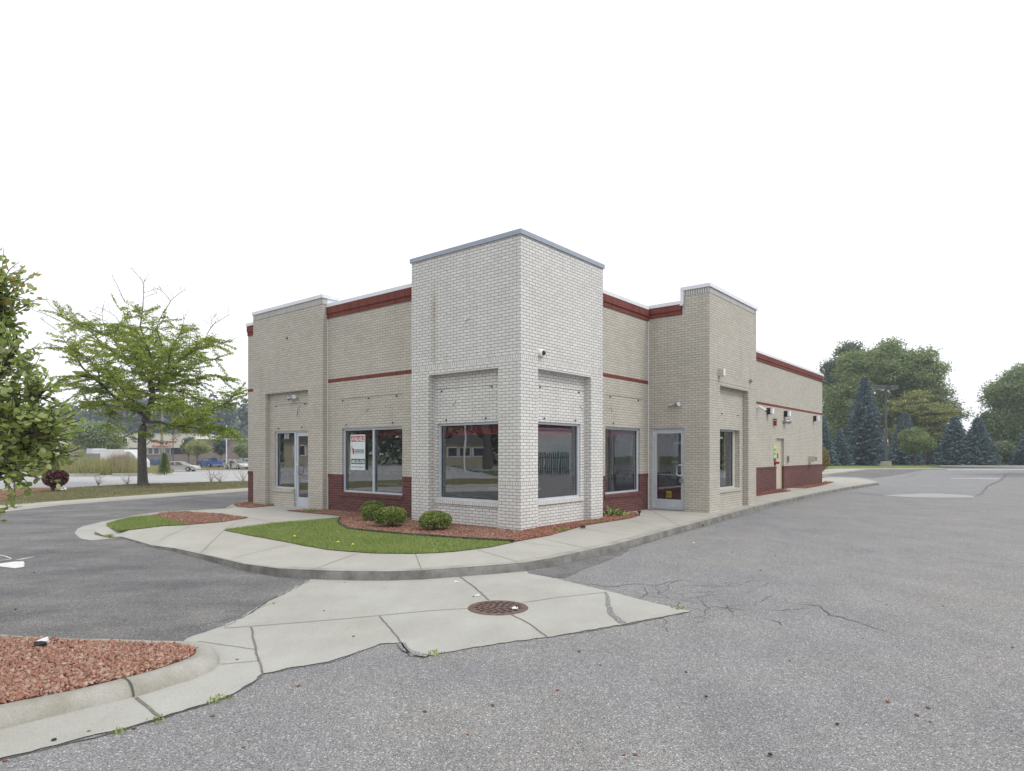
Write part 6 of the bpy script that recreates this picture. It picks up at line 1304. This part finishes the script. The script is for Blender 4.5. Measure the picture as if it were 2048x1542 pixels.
# ---------------------------------------------------------------- vehicles
def vehicle(name, lab, cat, loc, rz, L, Wd, body, cab, paint, wheel_r=.33, axles=(.18, .80), bumper=None):
    """body: side outline (x,z) of the lower shell; cab: four (x,z) roof-house corners; x from tail 0 to nose L"""
    e = empty(name, tuple(loc), rz, label=lab, cat=cat)
    def fin(m, nm, mat, par=e, sm=False):
        o = m.build(nm, M[mat], smooth=sm); o.parent = par
        if par is not e: o.location = Vector(o.location)-Vector(par.location)
        return o
    X = lambda x: x-L/2
    m = MB(); n = len(body)
    rowsy = [(-Wd/2+.06, .97, .02), (-Wd/2, 1.0, 0.0), (-Wd/2, 1.0, 0.0), (Wd/2, 1.0, 0), (Wd/2-0.0, 1, 0), (Wd/2-.06, .97, .02)]
    V = []
    for yy, k_, ins in ((-Wd/2+.10, .0, .05), (-Wd/2, .0, .0), (Wd/2, 0, 0), (Wd/2-.10, 0, .05)):
        zc = sum(z for _, z in body)/n; xc = L/2
        for x, z in body: V.append((X(x+(xc-x)*ins*.5), yy, z+(zc-z)*ins*2 if False else z+(ins*.9 if z < zc else -ins*0)))
    fs = [tuple(range(n))[::-1], tuple(range(3*n, 4*n))]
    order = [0, 1, 2, 3]
    for r in range(3):
        for i in range(n): j = (i+1) % n; fs.append((r*n+i, r*n+j, (r+1)*n+j, (r+1)*n+i))
    m.add(V, fs); shell = fin(m, 'body', paint)
    (xa, za), (xb, zb_), (xc_, zc_), (xd, zd) = cab     # rear foot, rear roof, front roof, front foot
    yb, yt = Wd/2-.07, Wd/2-.24
    P = [(X(xa), -yb, za), (X(xb), -yt, zb_), (X(xc_), -yt, zc_), (X(xd), -yb, zd), (X(xa), yb, za), (X(xb), yt, zb_), (X(xc_), yt, zc_), (X(xd), yb, zd)]
    m = MB(); m.add(P, [(0, 3, 2, 1), (4, 5, 6, 7), (0, 1, 5, 4), (2, 3, 7, 6)]); fin(m, 'glass', 'carglass')
    m = MB(); Q = [(X(xb)-.03, -yt-.02, zb_), (X(xc_)+.03, -yt-.02, zc_), (X(xc_)+.03, yt+.02, zc_), (X(xb)-.03, yt+.02, zb_)]; m.add([(a_, b_, c_-.03) for a_, b_, c_ in Q]+[(a_*.98, b_*.9, c_+.05) for a_, b_, c_ in Q], [(0, 1, 2, 3), (4, 5, 6, 7), (0, 1, 5, 4), (1, 2, 6, 5), (2, 3, 7, 6), (3, 0, 4, 7)])
    for sd in (-1, 1):
        for (p0, p1) in (((xa, za), (xb, zb_)), ((xd, zd), (xc_, zc_)), (((xa+xd)/2-.1, za), ((xb+xc_)/2-.05, zb_))):
            m.tube([(X(p0[0]), sd*(yb+.005), p0[1]), (X(p1[0]), sd*(yt+.005), p1[1])], .045, 5)
    fin(m, 'roof', paint)
    for ax_ in axles:
        for sd in (-1, 1):
            c = Vector((X(L*ax_), sd*(Wd/2-.09), wheel_r)); m = MB(); m.tube([c-Vector((0, .11*sd, 0)), c+Vector((0, .10*sd, 0)), c+Vector((0, .115*sd, 0))], [wheel_r, wheel_r, wheel_r*.9], 18); w = fin(m, 'wheel', 'rubber')
            m = MB(); m.tube([c+Vector((0, .10*sd, 0)), c+Vector((0, .13*sd, 0))], [wheel_r*.62, wheel_r*.55], 14); fin(m, 'rim', 'rim', w)
    for sd in (-1, 1):
        m = MB(); m.box((X(L)-.16, sd*Wd*.36-.14, .60), (X(L)-.01, sd*Wd*.36+.14, .72)); fin(m, 'headlight', 'alu_white')
        m = MB(); m.box((X(0)-.012, sd*Wd*.40-.12, .66), (X(0)+.10, sd*Wd*.40+.12, .86)); fin(m, 'tail_light', 'redlamp')
        m = MB(); m.box((X(xd)-.32, sd*(Wd/2+.02)-.06, zd+.02), (X(xd)-.18, sd*(Wd/2+.02)+.08, zd+.15)); fin(m, 'mirror', paint)
    for x_, nm in ((X(L)-.04, 'front_bumper'), (X(0)-.08, 'rear_bumper')):
        m = MB(); m.box((x_, -Wd/2+.08, .36), (x_+.12, Wd/2-.08, .52)); fin(m, nm, bumper or paint)
    m = MB(); m.box((X(L*.25), -Wd/2+.12, .20), (X(L*.75), Wd/2-.12, .40)); fin(m, 'underbody', 'black')
    return e
SED = [(0, .42), (.02, .80), (.15, .93), (.95, .98), (3.25, .96), (4.35, .80), (4.72, .66), (4.80, .45), (4.7, .28), (4.25, .28), (4.18, .5), (3.98, .66), (3.72, .68), (3.48, .52), (3.42, .24), (1.25, .24), (1.18, .5), (.98, .66), (.74, .68), (.50, .52), (.42, .30), (.1, .32)]
SCAB = [(.75, .95), (1.35, 1.40), (2.45, 1.42), (3.35, .95)]
PK = [(0, .50), (0, 1.10), (1.75, 1.12), (1.78, 1.18), (4.2, 1.18), (5.25, 1.05), (5.5, .90), (5.55, .55), (5.4, .42), (5.05, .42), (4.95, .65), (4.75, .80), (4.45, .80), (4.2, .62), (4.15, .38), (1.6, .38), (1.5, .65), (1.3, .80), (1.0, .80), (.78, .62), (.7, .45), (.1, .45)]
PCAB = [(1.72, 1.16), (1.85, 1.75), (3.35, 1.76), (4.15, 1.16)]
vehicle('sedan', 'pale beige sedan nose pointing right, nearest to the weeds', 'car', PT(362, 943), 0.02, 4.8, 1.78, SED, SCAB, 'car_beige', .34, (.162, .785))
vehicle('pickup_truck', 'bright blue crew cab pickup turned away by the roadside lawn', 'pickup truck', PT(420, 934.6), math.radians(141), 5.55, 1.95, PK, PCAB, 'car_blue', .40, (.20, .83), 'chrome')
vehicle('sedan', 'white sedan partly behind the blue pickup tailgate', 'car', PT(452, 934.3)+Vector((0, 2, 0)), math.radians(-38), 4.8, 1.78, SED, SCAB, 'car_white', .34, (.162, .785))
vehicle('sedan', 'silver sedan facing the camera with a person at its door', 'car', PT(475, 938), math.radians(-33), 4.8, 1.78, SED, SCAB, 'car_silver', .34, (.162, .785))
vehicle('sedan', 'silver car whose roof shows behind the person', 'car', PT(466, 933)+Vector((0, 4, 0)), math.radians(200), 4.8, 1.78, SED, SCAB, 'car_silver', .34, (.162, .785))
vehicle('sedan', 'small dark blue car parked at the pharmacy windows', 'car', PT(314, 929.5), math.radians(170), 4.6, 1.75, SED, SCAB, 'car_darkblue', .33, (.162, .785))
# box truck
b = PT(225, 946.5); b.y = 70; b.x = (222-CX)/F*70; b.z = TZ(b.x, b.y); e = empty('box_truck', tuple(b), 0, label='white box truck parked behind the tall weeds', cat='truck'); s = 70/F
m = MB(); x0, x1 = (198-CX)*s, (262-CX)*s; z1 = H-(899-HY)*s; m.box((x0, b.y-1.2, b.z+.9), (x1, b.y+1.2, z1)); m.box((x0, b.y-1.22, z1-.12), (x1, b.y-1.2, z1+.02)); m.build('cargo_box', M['white'], e)
m = MB(); xr = (184-CX)*s; m.box((xr, b.y-.9, b.z+.9), (x0-.01, b.y+1.3, z1+.1)); m.build('rear_frame', M['alu_white'], e)
m = MB(); q = [(x1+.02, b.z+.6), (x1+.02, b.z+2.3), (x1+.5, b.z+2.28), (x1+.9, b.z+1.9), (x1+1.3, b.z+1.45), (x1+1.5, b.z+1.2), (x1+1.5, b.z+.55)]; V = [(x, b.y-1, z) for x, z in q]+[(x, b.y+1, z) for x, z in q]; n = len(q); m.add(V, [tuple(range(n))[::-1], tuple(range(n, 2*n))]+[(i, (i+1) % n, n+(i+1) % n, n+i) for i in range(n)]); m.build('cab', M['car_white'], e)
for x in (x0+.9, x1+.8):
    for sd in (-1, 1): m = MB(); m.tube([(x, b.y+sd*.95, b.z+.45), (x, b.y+sd*1.15, b.z+.45)], .45, 16); m.build('wheel', M['rubber'], e)
# ---------------------------------------------------------------- the person at the silver car
def skin(name, chains, mat, parent, rootidx=0, sub=1):
    """chains: list of lists of (x,y,z,r) joined by equal coordinates"""
    V, E_, Rr, key = [], [], [], {}
    for ch in chains:
        prev = None
        for x, y, z, r in ch:
            k_ = (round(x, 4), round(y, 4), round(z, 4))
            if k_ not in key: key[k_] = len(V); V.append((x, y, z)); Rr.append(r)
            i = key[k_]
            if prev is not None: E_.append((prev, i))
            prev = i
    me = bpy.data.meshes.new(name); me.from_pydata(V, E_, []); o = bpy.data.objects.new(name, me); COL.objects.link(o)
    md = o.modifiers.new('s', 'SKIN'); 
    for i, sv in enumerate(me.skin_vertices[0].data): sv.radius = (Rr[i], Rr[i]); sv.use_root = (i == rootidx)
    sb = o.modifiers.new('u', 'SUBSURF'); sb.levels = sub; sb.render_levels = sub
    dg = bpy.context.evaluated_depsgraph_get(); dg.update(); m2 = bpy.data.meshes.new_from_object(o.evaluated_get(dg)); bpy.data.objects.remove(o); m2.materials.clear(); m2.materials.append(M[mat])
    for p in m2.polygons: p.use_smooth = True
    o = bpy.data.objects.new(name, m2); COL.objects.link(o); o.parent = parent; return o
b = PT(461.5, 939.0); PE = empty('person', tuple(b), math.radians(-20), label='person in dark jacket leaning into the silver sedan', cat='person')
legs = [[(0, 0, .93, .13), (0, .09, .86, .10), (-.02, .10, .48, .065), (.0, .11, .08, .045), (.12, .11, .03, .04)], [(0, 0, .93, .13), (0, -.09, .86, .10), (.04, -.10, .48, .065), (-.02, -.11, .08, .045), (.10, -.11, .03, .04)]]
tor = [(0, 0, .93, .13), (.06, 0, 1.10, .13), (.16, 0, 1.28, .15), (.24, 0, 1.40, .12)]
arms = [[(.24, 0, 1.40, .12), (.25, .18, 1.38, .06), (.42, .22, 1.16, .045), (.64, .18, 1.12, .035), (.71, .17, 1.12, .03)], [(.24, 0, 1.40, .12), (.25, -.18, 1.38, .06), (.44, -.22, 1.18, .045), (.66, -.16, 1.10, .035), (.73, -.15, 1.10, .03)]]
head = [(.24, 0, 1.40, .12), (.30, 0, 1.50, .055), (.35, 0, 1.57, .085), (.38, 0, 1.66, .095), (.37, 0, 1.73, .07)]
fing = []
for a_ in arms:
    x, y, z, r = a_[-1]
    for k_ in range(4): fing.append([(x, y, z, r), (x+.05, y-.03+.02*k_, z, .009), (x+.08, y-.03+.02*k_, z-.02, .008)])
    fing.append([(x, y, z, r), (x+.01, y+(.04 if y < 0 else -.04), z, .010), (x+.035, y+(.05 if y < 0 else -.05), z-.01, .008)])
skin('body', legs+[tor]+arms+[head]+fing, 'skin', PE)
sc_ = lambda ch, k_: [(x, y, z, r*k_) for x, y, z, r in ch]
skin('jacket', [sc_(tor, 1.16)]+[sc_(a_[:-1], 1.25) for a_ in arms], 'jacket', PE)
skin('trousers', [sc_(l_[:-1], 1.18) for l_ in legs], 'trouser', PE)
skin('hair', [[(.36, 0, 1.64, .112), (.34, 0, 1.75, .09)]], 'black', PE)
# ---------------------------------------------------------------- light, air and camera
hm = bpy.data.materials.new('haze_air'); hm.use_nodes = True; hn = hm.node_tree; hn.nodes.clear(); ho = hn.nodes.new('ShaderNodeOutputMaterial')
pv = hn.nodes.new('ShaderNodeVolumePrincipled'); pv.inputs['Color'].default_value = (.86, .92, 1, 1); pv.inputs['Density'].default_value = .0007; pv.inputs['Anisotropy'].default_value = 0.0
hn.links.new(pv.outputs[0], ho.inputs['Volume'])
mb = MB(); mb.box((-640, -340, -2.2), (640, 640, 40)); mb.build('haze', hm, kind='stuff')
w = bpy.data.worlds.new('World'); sc.world = w; w.use_nodes = True; nt = w.node_tree; nt.nodes.clear()
SUN_EL, SUN_AZ = math.radians(50), math.radians(118)   # azimuth clockwise from +Y
sky = nt.nodes.new('ShaderNodeTexSky'); sky.sky_type = 'NISHITA'; sky.sun_disc = False; sky.sun_elevation = SUN_EL; sky.sun_rotation = SUN_AZ; sky.dust_density = 3; sky.air_density = 1.2
hs = nt.nodes.new('ShaderNodeHueSaturation'); hs.inputs['Saturation'].default_value = .12; nt.links.new(sky.outputs[0], hs.inputs['Color'])
mx = nt.nodes.new('ShaderNodeMix'); mx.data_type = 'RGBA'; mx.inputs[0].default_value = .86; nt.links.new(hs.outputs[0], mx.inputs[6]); mx.inputs[7].default_value = (11.4, 11.5, 11.8, 1)
bg = nt.nodes.new('ShaderNodeBackground'); bg.inputs['Strength'].default_value = .10; nt.links.new(mx.outputs[2], bg.inputs[0]); ow = nt.nodes.new('ShaderNodeOutputWorld'); nt.links.new(bg.outputs[0], ow.inputs[0])
sl = bpy.data.lights.new('sun', 'SUN'); sl.energy = 1.15; sl.angle = math.radians(12); sl.color = (1, .97, .92); so = bpy.data.objects.new('sun', sl); COL.objects.link(so)
dv = Vector((math.sin(SUN_AZ)*math.cos(SUN_EL), math.cos(SUN_AZ)*math.cos(SUN_EL), math.sin(SUN_EL))); so.rotation_euler = dv.to_track_quat('Z', 'Y').to_euler()
cam = bpy.data.cameras.new('camera'); cam.sensor_width = 36; cam.lens = 36*F/2048; cam.shift_y = (HY-771)/2048; cam.clip_end = 6000; cam.clip_start = .05
co = bpy.data.objects.new('camera', cam); COL.objects.link(co); co.location = (0, 0, H); co.rotation_euler = (math.radians(90), 0, 0); sc.camera = co
sc.view_settings.view_transform = 'Standard'; sc.view_settings.look = 'None'; sc.view_settings.exposure = .30; sc.view_settings.gamma = 1
sc.cycles.max_bounces = 6; sc.cycles.diffuse_bounces = 3; sc.cycles.transparent_max_bounces = 12
